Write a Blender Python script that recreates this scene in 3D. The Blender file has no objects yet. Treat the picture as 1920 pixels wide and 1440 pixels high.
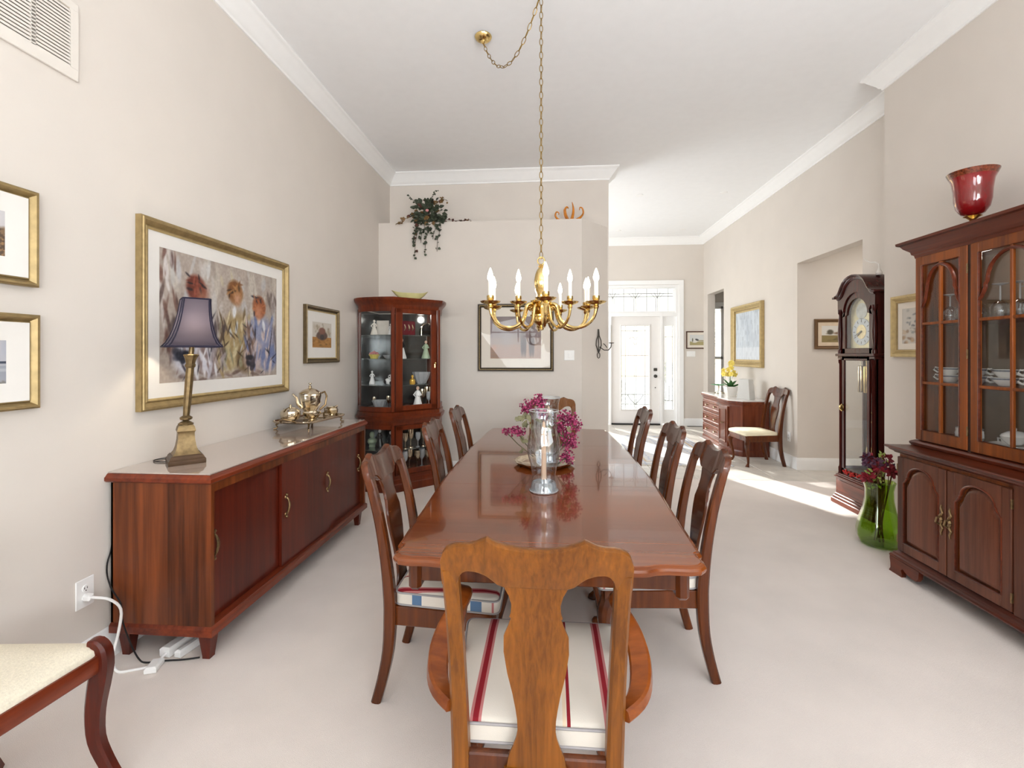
import bpy, bmesh, math, random
import numpy as np
from mathutils import Vector, Matrix

random.seed(7)
PI = math.pi
SC = bpy.context.scene
COL = SC.collection

# ------------------------------------------------------------------ camera, world, lights, exposure
F_PX, YAW, EYE = 880.0, math.atan(70 / 880.0), 1.45
cam_d = bpy.data.cameras.new('camera')
cam_d.sensor_width = 36.0
cam_d.lens = 36.0 * F_PX / 1920.0
cam_d.shift_y = -(720 - 664) / 1920.0
cam_d.clip_start = 0.02
cam_o = bpy.data.objects.new('camera', cam_d)
cam_o.location = (0, 0, EYE)
cam_o.rotation_euler = (PI / 2, 0, YAW)
COL.objects.link(cam_o)
SC.camera = cam_o
SC.view_settings.view_transform = 'Standard'
SC.view_settings.look = 'None'
SC.view_settings.exposure = 0.13
SC.view_settings.gamma = 1.0
SC.view_settings.use_curve_mapping = False
SC.cycles.max_bounces = 10
SC.cycles.diffuse_bounces = 8
SC.cycles.glossy_bounces = 5
SC.cycles.transmission_bounces = 8
SC.cycles.transparent_max_bounces = 16
SC.cycles.caustics_reflective = False
SC.cycles.caustics_refractive = False
SC.cycles.sample_clamp_indirect = 6.0

world = bpy.data.worlds.new('sky')
SC.world = world
world.use_nodes = True
wn = world.node_tree.nodes
sky = wn.new('ShaderNodeTexSky')
sky.sky_type = 'NISHITA'
sky.sun_disc = False
sky.sun_elevation = math.radians(24)
sky.sun_rotation = math.radians(-15)
world.node_tree.links.new(sky.outputs[0], wn['Background'].inputs[0])
wn['Background'].inputs[1].default_value = 0.22

def sun_lamp():
    d = bpy.data.lights.new('sun', 'SUN')
    d.energy = 9.5
    d.angle = math.radians(0.6)
    d.color = (1.0, 0.97, 0.92)
    o = bpy.data.objects.new('sun', d)
    o.rotation_euler = Vector((0.45, -1.0, -0.62)).to_track_quat('-Z', 'Y').to_euler()
    o.location = (0, 14, 8)
    COL.objects.link(o)
sun_lamp()

def area(name, loc, direction, sx, sy, energy, color=(1, 1, 1)):
    d = bpy.data.lights.new(name, 'AREA')
    d.shape = 'RECTANGLE'; d.size = sx; d.size_y = sy; d.energy = energy; d.color = color
    o = bpy.data.objects.new(name, d)
    o.location = loc
    o.rotation_euler = Vector(direction).to_track_quat('-Z', 'Z').to_euler()
    COL.objects.link(o)
# daylight through the windows of the wall behind the camera, and of the foyer's side window
area('rear_window_daylight', (-0.95, -2.96, 1.75), (0.35, 1, 1.2), 1.7, 2.3, 110, (0.93, 0.968, 1.0))
area('rear_window_daylight', (1.65, -2.96, 1.75), (0, 1, 1.5), 1.7, 2.3, 285, (0.93, 0.968, 1.0))
area('side_window_daylight', (2.9, 0.0, 1.78), (-1, .3, 1.3), 2.3, 2.3, 55, (0.93, 0.968, 1.0))
area('foyer_window_daylight', (-1.35, 8.1, 1.75), (1, 0, .15), 1.8, 2.2, 85, (0.93, 0.968, 1.0))
area('hall_fill', (4.2, 5.2, 2.88), (0, 0, -1), .5, .5, 15, (1.0, 0.96, 0.9))  # unseen fill lamp, added to brighten the hall wall

# ------------------------------------------------------------------ mesh builder
def smooth(path, radii, sub):
    P = [Vector(p) for p in path]; n = len(P); out = []; R_ = []
    for i in range(n - 1):
        a, b, c, d = P[max(i - 1, 0)], P[i], P[i + 1], P[min(i + 2, n - 1)]
        for k in range(sub):
            t = k / sub
            out.append(.5 * ((2 * b) + (c - a) * t + (2 * a - 5 * b + 4 * c - d) * t * t + (3 * b - a - 3 * c + d) * t ** 3))
            R_.append(tuple(r[i] + (r[i + 1] - r[i]) * t for r in radii))
    out.append(P[-1]); R_.append(tuple(r[-1] for r in radii))
    return out, [list(q) for q in zip(*R_)]

class B:
    def __init__(s):
        s.v = []; s.f = []
    def add(s, v, f):
        o = len(s.v)
        s.v += [tuple(p) for p in v]
        s.f += [tuple(i + o for i in q) for q in f]
        return s
    def join(s, b, fn=None):
        return s.add([fn(p) if fn else p for p in b.v], b.f)
    def xf(s, fn):
        s.v = [tuple(fn(p)) for p in s.v]; return s
    def mv(s, x, y, z):
        s.v = [(a + x, b + y, c + z) for a, b, c in s.v]; return s
    def rot(s, ang, axis='Z'):
        m = Matrix.Rotation(ang, 3, axis)
        s.v = [tuple(m @ Vector(p)) for p in s.v]; return s
    def box(s, x0, x1, y0, y1, z0, z1, ch=0.0):
        x0, x1 = min(x0, x1), max(x0, x1); y0, y1 = min(y0, y1), max(y0, y1); z0, z1 = min(z0, z1), max(z0, z1)
        if ch <= 0:
            v = [(x, y, z) for z in (z0, z1) for y in (y0, y1) for x in (x0, x1)]
            return s.add(v, [(0, 2, 3, 1), (4, 5, 7, 6), (0, 1, 5, 4), (2, 6, 7, 3), (0, 4, 6, 2), (1, 3, 7, 5)])
        c = min(ch, (x1 - x0) * .45, (y1 - y0) * .45, (z1 - z0) * .45)
        v = []; idx = {}
        for k in (0, 1):
            for j in (0, 1):
                for i in (0, 1):
                    X = (x0, x1)[i]; Y = (y0, y1)[j]; Z = (z0, z1)[k]
                    dx = c if i == 0 else -c; dy = c if j == 0 else -c; dz = c if k == 0 else -c
                    for a, p in enumerate(((X, Y + dy, Z + dz), (X + dx, Y, Z + dz), (X + dx, Y + dy, Z))):
                        idx[(i, j, k, a)] = len(v); v.append(p)
        g = lambda i, j, k, a: idx[(i, j, k, a)]
        f = []
        for i in (0, 1): f.append((g(i, 0, 0, 0), g(i, 1, 0, 0), g(i, 1, 1, 0), g(i, 0, 1, 0)))
        for j in (0, 1): f.append((g(0, j, 0, 1), g(1, j, 0, 1), g(1, j, 1, 1), g(0, j, 1, 1)))
        for k in (0, 1): f.append((g(0, 0, k, 2), g(1, 0, k, 2), g(1, 1, k, 2), g(0, 1, k, 2)))
        for j in (0, 1):
            for k in (0, 1): f.append((g(0, j, k, 1), g(1, j, k, 1), g(1, j, k, 2), g(0, j, k, 2)))
        for i in (0, 1):
            for k in (0, 1): f.append((g(i, 0, k, 0), g(i, 1, k, 0), g(i, 1, k, 2), g(i, 0, k, 2)))
        for i in (0, 1):
            for j in (0, 1): f.append((g(i, j, 0, 0), g(i, j, 1, 0), g(i, j, 1, 1), g(i, j, 0, 1)))
        for i in (0, 1):
            for j in (0, 1):
                for k in (0, 1): f.append((g(i, j, k, 0), g(i, j, k, 1), g(i, j, k, 2)))
        return s.add(v, f)
    def loft(s, rings, cap=True, loop=False):
        n = len(rings[0]); v = [p for r in rings for p in r]; f = []
        m = len(rings)
        for i in range(m if loop else m - 1):
            a = i * n; b = ((i + 1) % m) * n
            for j in range(n):
                k = (j + 1) % n
                f.append((a + j, a + k, b + k, b + j))
        if cap and not loop:
            f.append(tuple(range(n - 1, -1, -1))); f.append(tuple(range((m - 1) * n, m * n)))
        return s.add(v, f)
    def tube(s, path, r, n=8, closed=False, flat=1.0, sub=1):
        P = [Vector(p) for p in path]; m = len(P)
        R = list(r) if hasattr(r, '__len__') else [r] * m
        if sub > 1 and not closed:
            P, (R,) = smooth(P, (R,), sub); m = len(P)
        rings = []; up = None
        for i in range(m):
            if closed: t = P[(i + 1) % m] - P[i - 1]
            else: t = P[min(i + 1, m - 1)] - P[max(i - 1, 0)]
            t = t.normalized() if t.length > 1e-9 else Vector((0, 0, 1))
            if up is None:
                up = t.orthogonal().normalized()
                if abs(t.z) < .9: up = (Vector((0, 0, 1)) - t * t.z).normalized()
            else:
                up = up - t * up.dot(t)
                up = up.normalized() if up.length > 1e-6 else t.orthogonal().normalized()
            sd = t.cross(up)
            rings.append([tuple(P[i] + (up * math.sin(2 * PI * k / n) * flat + sd * math.cos(2 * PI * k / n)) * R[i]) for k in range(n)])
        return s.loft(rings, cap=not closed, loop=closed)
    def bar(s, path, hw, hd, side):
        """rectangular section: hw along side, hd along tangent x side; cut corners"""
        P = [Vector(p) for p in path]; m = len(P); S0 = Vector(side).normalized()
        HW = list(hw) if hasattr(hw, '__len__') else [hw] * m
        HD = list(hd) if hasattr(hd, '__len__') else [hd] * m
        if m >= 4: P, (HW, HD) = smooth(P, (HW, HD), 3); m = len(P)
        rings = []
        for i in range(m):
            t = (P[min(i + 1, m - 1)] - P[max(i - 1, 0)]).normalized()
            S = (S0 - t * S0.dot(t)).normalized(); N = t.cross(S)
            w, d = HW[i], HD[i]; c = min(w, d) * .35
            q = [(w, d - c), (w - c, d), (-w + c, d), (-w, d - c), (-w, -d + c), (-w + c, -d), (w - c, -d), (w, -d + c)]
            rings.append([tuple(P[i] + S * a + N * b) for a, b in q])
        return s.loft(rings)
    def lathe(s, prof, n=20, c=(0, 0, 0), rib=0, amp=0.0):
        rings = []
        for r, z in prof:
            rr = max(r, 1e-4)
            rings.append([(c[0] + rr * (1 + (amp * math.cos(rib * 2 * PI * k / n) if rib else 0)) * math.cos(2 * PI * k / n),
                           c[1] + rr * (1 + (amp * math.cos(rib * 2 * PI * k / n) if rib else 0)) * math.sin(2 * PI * k / n), c[2] + z) for k in range(n)])
        return s.loft(rings)
    def prism(s, poly, d0, d1, ax='z'):
        def m(p, d):
            return {'z': (p[0], p[1], d), 'y': (p[0], d, p[1]), 'x': (d, p[0], p[1])}[ax]
        n = len(poly)
        v = [m(p, d0) for p in poly] + [m(p, d1) for p in poly]
        f = [tuple(range(n - 1, -1, -1)), tuple(range(n, 2 * n))] + [(i, (i + 1) % n, n + (i + 1) % n, n + i) for i in range(n)]
        return s.add(v, f)
    def sweep(s, path, prof, closed=False):
        """profile (outward offset, z) along a flat path; outward = right-hand side of travel"""
        P = [Vector((p[0], p[1])) for p in path]; m = len(P); rings = []
        for i in range(m):
            a = P[i] - P[i - 1] if (closed or i > 0) else None
            b = P[(i + 1) % m] - P[i] if (closed or i < m - 1) else None
            if a is None: a = b
            if b is None: b = a
            a = a.normalized(); b = b.normalized()
            na = Vector((a.y, -a.x)); nb = Vector((b.y, -b.x))
            nn = (na + nb)
            nn = nn.normalized() if nn.length > 1e-6 else na
            k = 1.0 / max(.3, nn.dot(na))
            rings.append([(P[i].x + nn.x * k * d, P[i].y + nn.y * k * d, z) for d, z in prof])
        return s.loft(rings, cap=not closed, loop=closed)
    def ball(s, c, r, n=10, sq=(1, 1, 1)):
        m = max(4, n // 2)
        return s.loft([[(c[0] + r * sq[0] * math.sin(PI * i / m) * math.cos(2 * PI * k / n) + (0), c[1] + r * sq[1] * math.sin(PI * i / m) * math.sin(2 * PI * k / n), c[2] - r * sq[2] * math.cos(PI * i / m)) for k in range(n)]
                       for i in [.02] + list(range(1, m)) + [m - .02]])

def mesh_of(name, b, mat, sharp=35, org=None):
    me = bpy.data.meshes.new(name)
    v = b.v if org is None else [(p[0] - org[0], p[1] - org[1], p[2] - org[2]) for p in b.v]
    me.from_pydata(v, [], b.f)
    bm = bmesh.new(); bm.from_mesh(me)
    bmesh.ops.recalc_face_normals(bm, faces=bm.faces)
    bm.to_mesh(me); bm.free()
    if mat: me.materials.append(mat)
    me.polygons.foreach_set('use_smooth', [True] * len(me.polygons))
    me.set_sharp_from_angle(angle=math.radians(sharp))
    me.update()
    return me

def tag(o, label=None, cat=None, group=None, kind=None):
    if label: o['label'] = label
    if cat: o['category'] = cat
    if group: o['group'] = group
    if kind: o['kind'] = kind
    return o

def obj(name, b, mat, parent=None, org=None, loc=None, sharp=35):
    """one mesh object; with a parent the verts are in the parent's frame unless org gives the parent's place"""
    o = bpy.data.objects.new(name, mesh_of(name, b, mat, sharp, org if org is not None else loc))
    if loc is not None: o.location = loc
    COL.objects.link(o)
    if parent is not None: o.parent = parent
    return o

def thing(name, label, cat, loc=(0, 0, 0), rz=0.0, group=None):
    o = bpy.data.objects.new(name, None)
    o.empty_display_size = .1
    o.location = loc; o.rotation_euler = (0, 0, rz)
    COL.objects.link(o)
    return tag(o, label, cat, group)

def struct(name, b, mat, parent=None, label=None, sharp=35):
    o = obj(name, b, mat, parent, sharp=sharp)
    if parent is None: o['kind'] = 'structure'
    if label: o['label'] = label
    return o

def dup(root, loc, rz, label, group=None):
    r = root.copy(); COL.objects.link(r); r.location = loc; r.rotation_euler = (0, 0, rz)
    r['label'] = label
    if group: r['group'] = group
    for ch in list(root.children):
        c = ch.copy(); COL.objects.link(c); c.parent = r
        for g in list(ch.children):
            d = g.copy(); COL.objects.link(d); d.parent = c
    return r

# ------------------------------------------------------------------ materials
def lin(h):
    if isinstance(h, str):
        h = h.lstrip('#'); c = [int(h[i:i + 2], 16) / 255 for i in (0, 2, 4)]
    else: c = [x / 255 for x in h]
    return tuple(x / 12.92 if x <= .04045 else ((x + .055) / 1.055) ** 2.4 for x in c) + (1.0,)

def setin(n, **k):
    for a, v in k.items():
        a = a.replace('_', ' ')
        if a in n.inputs: n.inputs[a].default_value = v

def new_mat(name):
    m = bpy.data.materials.new(name); m.use_nodes = True
    return m, m.node_tree.nodes, m.node_tree.links, m.node_tree.nodes['Principled BSDF']

def plain(name, col, rough=.6, metal=0.0, var=0.06, scale=12, bump=0.0, bscale=200, coat=0.0, spec=.5, trans=0.0, ior=1.45):
    m, N, L, p = new_mat(name)
    c = lin(col)
    setin(p, Roughness=rough, Metallic=metal, Coat_Weight=coat, Coat_Roughness=.08, IOR=ior)
    p.inputs['Specular IOR Level'].default_value = spec
    p.inputs['Transmission Weight'].default_value = trans
    tc = N.new('ShaderNodeTexCoord')
    nz = N.new('ShaderNodeTexNoise'); setin(nz, Scale=scale, Detail=3.0)
    L.new(tc.outputs['Object'], nz.inputs['Vector'])
    rp = N.new('ShaderNodeValToRGB')
    rp.color_ramp.elements[0].position = .3; rp.color_ramp.elements[1].position = .7
    rp.color_ramp.elements[0].color = tuple(x * (1 - var) for x in c[:3]) + (1,)
    rp.color_ramp.elements[1].color = tuple(min(1, x * (1 + var)) for x in c[:3]) + (1,)
    L.new(nz.outputs['Fac'], rp.inputs['Fac'])
    L.new(rp.outputs['Color'], p.inputs['Base Color'])
    if bump > 0:
        n2 = N.new('ShaderNodeTexNoise'); setin(n2, Scale=bscale, Detail=2.0)
        L.new(tc.outputs['Object'], n2.inputs['Vector'])
        bp = N.new('ShaderNodeBump'); setin(bp, Strength=bump, Distance=.01)
        L.new(n2.outputs['Fac'], bp.inputs['Height']); L.new(bp.outputs['Normal'], p.inputs['Normal'])
    return m

def wood(name, dark, light, axis='z', rough=.28, coat=.5, across=34, along=1.6, band=3.0, crough=.06, dist=.4):
    m, N, L, p = new_mat(name)
    setin(p, Roughness=rough, Coat_Weight=coat * .45, Coat_Roughness=crough)
    p.inputs['Specular IOR Level'].default_value = .28
    tc = N.new('ShaderNodeTexCoord'); mp = N.new('ShaderNodeMapping')
    sc = [across] * 3; sc['xyz'.index(axis)] = along
    mp.inputs['Scale'].default_value = sc
    L.new(tc.outputs['Object'], mp.inputs['Vector'])
    n1 = N.new('ShaderNodeTexNoise'); setin(n1, Scale=1.0, Detail=5.0, Roughness=.6, Distortion=dist)
    L.new(mp.outputs['Vector'], n1.inputs['Vector'])
    mp2 = N.new('ShaderNodeMapping'); sc2 = [band] * 3; sc2['xyz'.index(axis)] = .35
    mp2.inputs['Scale'].default_value = sc2
    L.new(tc.outputs['Object'], mp2.inputs['Vector'])
    n2 = N.new('ShaderNodeTexNoise'); setin(n2, Scale=1.0, Detail=2.0)
    L.new(mp2.outputs['Vector'], n2.inputs['Vector'])
    mx = N.new('ShaderNodeMath'); mx.operation = 'ADD'
    ml = N.new('ShaderNodeMath'); ml.operation = 'MULTIPLY'; ml.inputs[1].default_value = .5
    m2 = N.new('ShaderNodeMath'); m2.operation = 'MULTIPLY'; m2.inputs[1].default_value = .5
    L.new(n1.outputs['Fac'], ml.inputs[0]); L.new(n2.outputs['Fac'], m2.inputs[0])
    L.new(ml.outputs[0], mx.inputs[0]); L.new(m2.outputs[0], mx.inputs[1])
    rp = N.new('ShaderNodeValToRGB')
    rp.color_ramp.elements[0].position = .36; rp.color_ramp.elements[1].position = .62
    rp.color_ramp.elements[0].color = tuple(x * .72 for x in lin(dark)[:3]) + (1,); rp.color_ramp.elements[1].color = tuple(x * .86 for x in lin(light)[:3]) + (1,)
    L.new(mx.outputs[0], rp.inputs['Fac']); L.new(rp.outputs['Color'], p.inputs['Base Color'])
    return m

def clear_glass(name, tint=(1, 1, 1), refl=.04, power=1.0, rough=0.0, fres=1.45):
    """thin pane: lets light straight through and mirrors by its Fresnel term"""
    m = bpy.data.materials.new(name); m.use_nodes = True
    N, L = m.node_tree.nodes, m.node_tree.links
    N.remove(N['Principled BSDF'])
    tr = N.new('ShaderNodeBsdfTransparent'); tr.inputs[0].default_value = tuple(tint) + (1,)
    gl = N.new('ShaderNodeBsdfGlossy'); gl.inputs['Roughness'].default_value = rough
    lw = N.new('ShaderNodeFresnel'); lw.inputs['IOR'].default_value = fres
    ge = N.new('ShaderNodeNewGeometry'); mr = N.new('ShaderNodeMapRange')      # same Fresnel from either side of a thin sheet
    mr.inputs['To Min'].default_value = fres; mr.inputs['To Max'].default_value = 1 / fres
    L.new(ge.outputs['Backfacing'], mr.inputs['Value']); L.new(mr.outputs[0], lw.inputs['IOR'])
    mu = N.new('ShaderNodeMath'); mu.operation = 'MULTIPLY_ADD'; mu.inputs[1].default_value = power; mu.inputs[2].default_value = refl
    mu.use_clamp = True
    mx = N.new('ShaderNodeMixShader')
    L.new(lw.outputs[0], mu.inputs[0]); L.new(mu.outputs[0], mx.inputs[0])
    L.new(tr.outputs[0], mx.inputs[1]); L.new(gl.outputs[0], mx.inputs[2])
    L.new(mx.outputs[0], N['Material Output'].inputs['Surface'])
    return m

def glow(name, col, strength):
    m = bpy.data.materials.new(name); m.use_nodes = True
    N, L = m.node_tree.nodes, m.node_tree.links
    N.remove(N['Principled BSDF'])
    e = N.new('ShaderNodeEmission'); e.inputs[0].default_value = lin(col); e.inputs[1].default_value = strength
    L.new(e.outputs[0], N['Material Output'].inputs['Surface'])
    return m

def paint_mat(name, rough=.5, coat=0.0):
    m, N, L, p = new_mat(name)
    a = N.new('ShaderNodeVertexColor'); a.layer_name = 'Col'
    L.new(a.outputs['Color'], p.inputs['Base Color']); setin(p, Roughness=rough, Coat_Weight=coat, Coat_Roughness=.03)
    return m

def stripes(name, stops, axis, lo, hi, rough=.9):
    """woven stripes across one axis of the object's own coordinates"""
    m, N, L, p = new_mat(name); setin(p, Roughness=rough)
    p.inputs['Specular IOR Level'].default_value = .15
    tc = N.new('ShaderNodeTexCoord'); sp = N.new('ShaderNodeSeparateXYZ'); mr = N.new('ShaderNodeMapRange')
    L.new(tc.outputs['Object'], sp.inputs[0]); L.new(sp.outputs['XYZ'.index(axis)], mr.inputs['Value'])
    mr.inputs['From Min'].default_value = lo; mr.inputs['From Max'].default_value = hi
    rp = N.new('ShaderNodeValToRGB'); cr = rp.color_ramp; cr.interpolation = 'CONSTANT'
    for i, (t, c) in enumerate(stops):
        e = cr.elements[i] if i < 2 else cr.elements.new(t)
        e.position = t; e.color = lin(c)
    L.new(mr.outputs[0], rp.inputs['Fac']); L.new(rp.outputs['Color'], p.inputs['Base Color'])
    nz = N.new('ShaderNodeTexNoise'); setin(nz, Scale=400.0)
    L.new(tc.outputs['Object'], nz.inputs['Vector'])
    bp = N.new('ShaderNodeBump'); setin(bp, Strength=.15, Distance=.004)
    L.new(nz.outputs['Fac'], bp.inputs['Height']); L.new(bp.outputs['Normal'], p.inputs['Normal'])
    return m

WALL = plain('wall_paint', (214, 207, 199), .85, var=.015, scale=3, bump=.04, bscale=350, spec=.2)
CEIL = plain('ceiling_paint', (240, 241, 242), .9, var=.01, bump=.05, bscale=300, spec=.1)
TRIM = plain('white_trim_paint', (240, 240, 239), .45, var=.01)
CARPET = plain('carpet_pile', (226, 217, 210), .97, var=.045, scale=2.4, bump=.35, bscale=420, spec=.05)
TILE = plain('stone_tile', (205, 199, 190), .4, var=.08, scale=6)
GROUT = plain('grout', (180, 174, 166), .9)
MAHOG = wood('mahogany_red', (70, 20, 10), (106, 36, 18), 'z', .3, .35)
MAHOG_END = wood('mahogany_banded', (58, 22, 8), (134, 68, 30), 'z', .3, .35, across=26, along=1.0, band=7)
MAHOG_Y = wood('mahogany_rail', (84, 28, 12), (132, 56, 28), 'y', .3, .35)
TABLE = wood('mahogany_table', (94, 40, 12), (134, 68, 24), 'x', .13, 1.0, across=62, along=.7, band=4, crough=.03, dist=.05)
CHAIRW = wood('cherry_chair', (66, 27, 9), (106, 52, 18), 'z', .24, .5)
GOLDW = wood('golden_walnut', (104, 57, 8), (140, 82, 18), 'z', .34, .2, across=95, along=3, band=9)
ARMW = wood('honey_arm', (112, 50, 12), (152, 80, 26), 'y', .28, .4)
HUTCH = wood('cherry_hutch', (88, 38, 10), (150, 78, 26), 'z', .28, .4)
HUTCH_Y = wood('cherry_hutch_rail', (64, 24, 14), (112, 50, 28), 'y', .28, .4)
HUTCH_P = wood('cherry_panel', (66, 32, 22), (118, 68, 48), 'z', .28, .4, band=6)
CURIO = wood('cherry_curio', (80, 28, 10), (120, 50, 22), 'z', .3, .35)
CLOCKW = wood('dark_mahogany_clock', (54, 16, 12), (84, 32, 26), 'z', .24, .45)
DESKW = wood('mahogany_desk', (96, 40, 20), (140, 72, 44), 'z', .3, .4)
DARKIN = plain('dark_cabinet_back', (98, 84, 70), .7, var=.1)
BRASS = plain('polished_brass', (224, 196, 132), .16, metal=1.0, var=.05, scale=30)
ANTIQ = plain('antique_brass', (122, 102, 70), .4, metal=.7, var=.25, scale=40)
GILT = plain('gilt_frame', (160, 138, 96), .42, metal=.6, var=.15, scale=30)
GILT_D = plain('dark_gilt', (104, 88, 62), .42, metal=.6, var=.2, scale=30)
GILT_P = plain('pale_gilt', (182, 160, 112), .45, metal=.35, var=.1, scale=30)
SILVER = plain('tarnished_silver', (214, 200, 176), .14, metal=1.0, var=.18, scale=25)
BRONZE = plain('bronze_fitting', (134, 110, 78), .35, metal=.9, var=.25, scale=60)
IRON = plain('wrought_iron', (70, 66, 60), .5, metal=.6)
BLACK = plain('black_rubber', (22, 20, 20), .5)
WHITEP = plain('white_plastic', (238, 238, 236), .4, var=.01)
MATB = plain('white_mat_board', (224, 221, 216), .85, var=.01)
CREAMMAT = plain('cream_mat_board', (226, 218, 206), .85, var=.01)
LINEN = plain('cream_linen_seat', (224, 216, 196), .9, var=.07, scale=120, bump=.2)
CREAMSEAT = plain('pale_yellow_seat', (230, 221, 192), .85, var=.03)
PORC = plain('white_porcelain', (236, 234, 230), .2, var=.02, coat=.4)
GLASS = clear_glass('cabinet_glass', (.97, .98, .98), .015, .9)
def textured_glass():
    m = clear_glass('leaded_door_glass', (.95, .97, .97), .02, .8)
    N, L = m.node_tree.nodes, m.node_tree.links
    out = N['Material Output'].inputs['Surface']; prev = out.links[0].from_socket
    t_ = N.new('ShaderNodeBsdfTranslucent'); t_.inputs[0].default_value = lin((236, 240, 240))
    mx = N.new('ShaderNodeMixShader'); mx.inputs[0].default_value = .22
    L.new(prev, mx.inputs[1]); L.new(t_.outputs[0], mx.inputs[2]); L.new(mx.outputs[0], out)
    return m
WINGLASS = textured_glass()
CRYSTAL = plain('crystal', (242, 245, 248), .04, trans=.62, var=.0, ior=1.5)
THIN = clear_glass('blown_glass', (.9, .93, .95), .06, 2.4, fres=1.5)
MIRROR = plain('mirror_back', (205, 205, 200), .02, metal=1.0, var=0)
DARKMIR = plain('smoked_mirror', (92, 94, 94), .1, metal=.7, var=0)
PAINT = paint_mat('painted_canvas', .55)
PRINT = paint_mat('glazed_print', .6, 0)
BULB = glow('lit_bulb', (255, 238, 212), 11.0)
POT = glow('lit_downlight', (255, 250, 240), 6.0)
SLEEVE = plain('candle_sleeve', (246, 240, 228), .5, var=.01)
WAX = plain('taper_wax', (226, 190, 160), .6, var=.02)

# ------------------------------------------------------------------ setting
XL, XN, XR, YB, YF, H = -2.1, 2.8, 3.1, 5.644, 9.75, 3.81
REAR = -3.0
def S(name, boxes, mat, **k):
    b = B()
    for q in boxes: b.box(*q)
    return struct(name, b, mat, **k)

# carpet up to the tiled foyer
S('floor', [(XL - .1, 6.5, REAR - .1, 5.6, -.1, 0), (XL - .1, .75, 5.6, 6.3, -.1, 0)], CARPET)
ft = S('floor_foyer', [(-1.5, 6.0, 5.6, 10.1, -.1, -.006)], GROUT, label='grout bed of the stone tiled foyer')
tile_me = mesh_of('tile', B().box(-.222, .222, -.222, .222, -.012, .0, .004), TILE)
for i in range(15):
    for j in range(10):
        x = -1.2 + .45 * i; y = 5.826 + .45 * j
        if (x < .75 and y < 6.3) or y > 9.9 or x > 5.6: continue
        t = bpy.data.objects.new('tile', tile_me); t.location = (x, y, .001); COL.objects.link(t); t.parent = ft
S('ceiling', [(XL - .1, 6.5, REAR - .1, YF + .1, H, H + .1)], CEIL)
S('wall_left', [(XL - .1, XL, REAR - .1, 6.3, 0, H)], WALL)
# back wall of the dining room: upper face set back behind a plant ledge, lower face with a canted right end
UB, UX = 6.05, .751
S('wall_back', [(XL, UX, UB, 6.25, 0, H)], WALL)
b = B().prism([(XL, YB), (.387, YB), (.735, UB), (XL, UB)], 0, 3.065)
struct('wall_back_ledge', b, WALL)
S('wall_right', [(XN, XR + .02, REAR, 0.0 - 1.2, 0, H), (XN, XR, 1.2, 4.17, 0, H), (XN, XR, -1.2, 1.2, 2.95, H), (XN, XR, -1.2, 1.2, 0, .6)], WALL)
wb = [(XR, XR + .14, 4.17, 4.92, 0, H), (XR, XR + .14, 4.92, 6.15, 2.59, H), (XR, XR + .14, 6.15, 8.64, 0, H), (XR, XR + .14, 8.64, 9.49, 2.62, H), (XR, XR + .14, 9.49, YF + .1, 0, H)]
S('wall_right_foyer', wb, WALL)
# hall seen through the right-hand opening
S('wall_hall', [(XR + .14, 5.6, 6.15, 6.27, 0, 3.0), (5.5, 5.6, 4.3, 6.15, 0, 3.0), (XR + .14, 5.6, 4.2, 4.32, 0, 3.0)], WALL)
S('ceiling_hall', [(XR + .14, 5.6, 4.2, 6.27, 2.9, 3.0)], CEIL)
# front wall with the entry opening
DX0, DX1, DTOP = .86, 2.62, 2.86
S('wall_front', [(-1.5, .15, YF, YF + .16, 0, H), (.15, .72, YF, YF + .16, 0, .4), (.15, .72, YF, YF + .16, 3.4, H), (.72, DX0, YF, YF + .16, 0, H), (DX1, XR + .14, YF, YF + .16, 0, H), (DX0, DX1, YF, YF + .16, DTOP, H)], WALL)
S('wall_foyer_left', [(-1.5, -1.38, 6.25, 7.1, 0, H), (-1.5, -1.38, 9.1, YF, 0, H), (-1.5, -1.38, 7.1, 9.1, 2.95, H), (-1.5, -1.38, 7.1, 9.1, 0, .55)], WALL)
# side room behind the small opening
WX0, WX1 = 3.27, 3.46
S('wall_side_room', [(XR + .14, 3.25, 10.1, 10.22, 0, 3.0), (3.62, 5.6, 10.1, 10.22, 0, 3.0), (3.25, 3.62, 10.1, 10.22, 2.45, 3.0), (3.25, 3.62, 10.1, 10.22, 0, .3),
                   (XR + .14, 5.6, 7.6, 7.72, 0, 3.0), (5.5, 5.6, 7.6, 10.2, 0, 3.0), (XR, XR + .14, YF + .1, 10.22, 0, 3.0)], WALL)
S('ceiling_side_room', [(XR + .14, 5.6, 7.6, 10.22, 2.9, 3.0)], CEIL)
# wall behind the camera with two tall windows, and the room's right alcove window
S('wall_rear', [(XL, -1.8, REAR - .12, REAR, 0, H), (-.1, .8, REAR - .12, REAR, 0, H), (2.5, XR, REAR - .12, REAR, 0, H), (-1.8, -.1, REAR - .12, REAR, 2.95, H), (.8, 2.5, REAR - .12, REAR, 2.95, H),
                (-1.8, -.1, REAR - .12, REAR, 0, .55), (.8, 2.5, REAR - .12, REAR, 0, .55)], WALL)
b = B()
for x0, x1 in ((-1.8, -.1), (.8, 2.5)):
    for x in (x0, (x0 + x1) / 2 - .02, x1 - .04): b.box(x, x + .04, REAR - .1, REAR - .04, .55, 2.95)
    for z in (.55, 2.1, 2.91): b.box(x0, x1, REAR - .1, REAR - .04, z, z + .04)
struct('window_9', b, TRIM)

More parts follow.
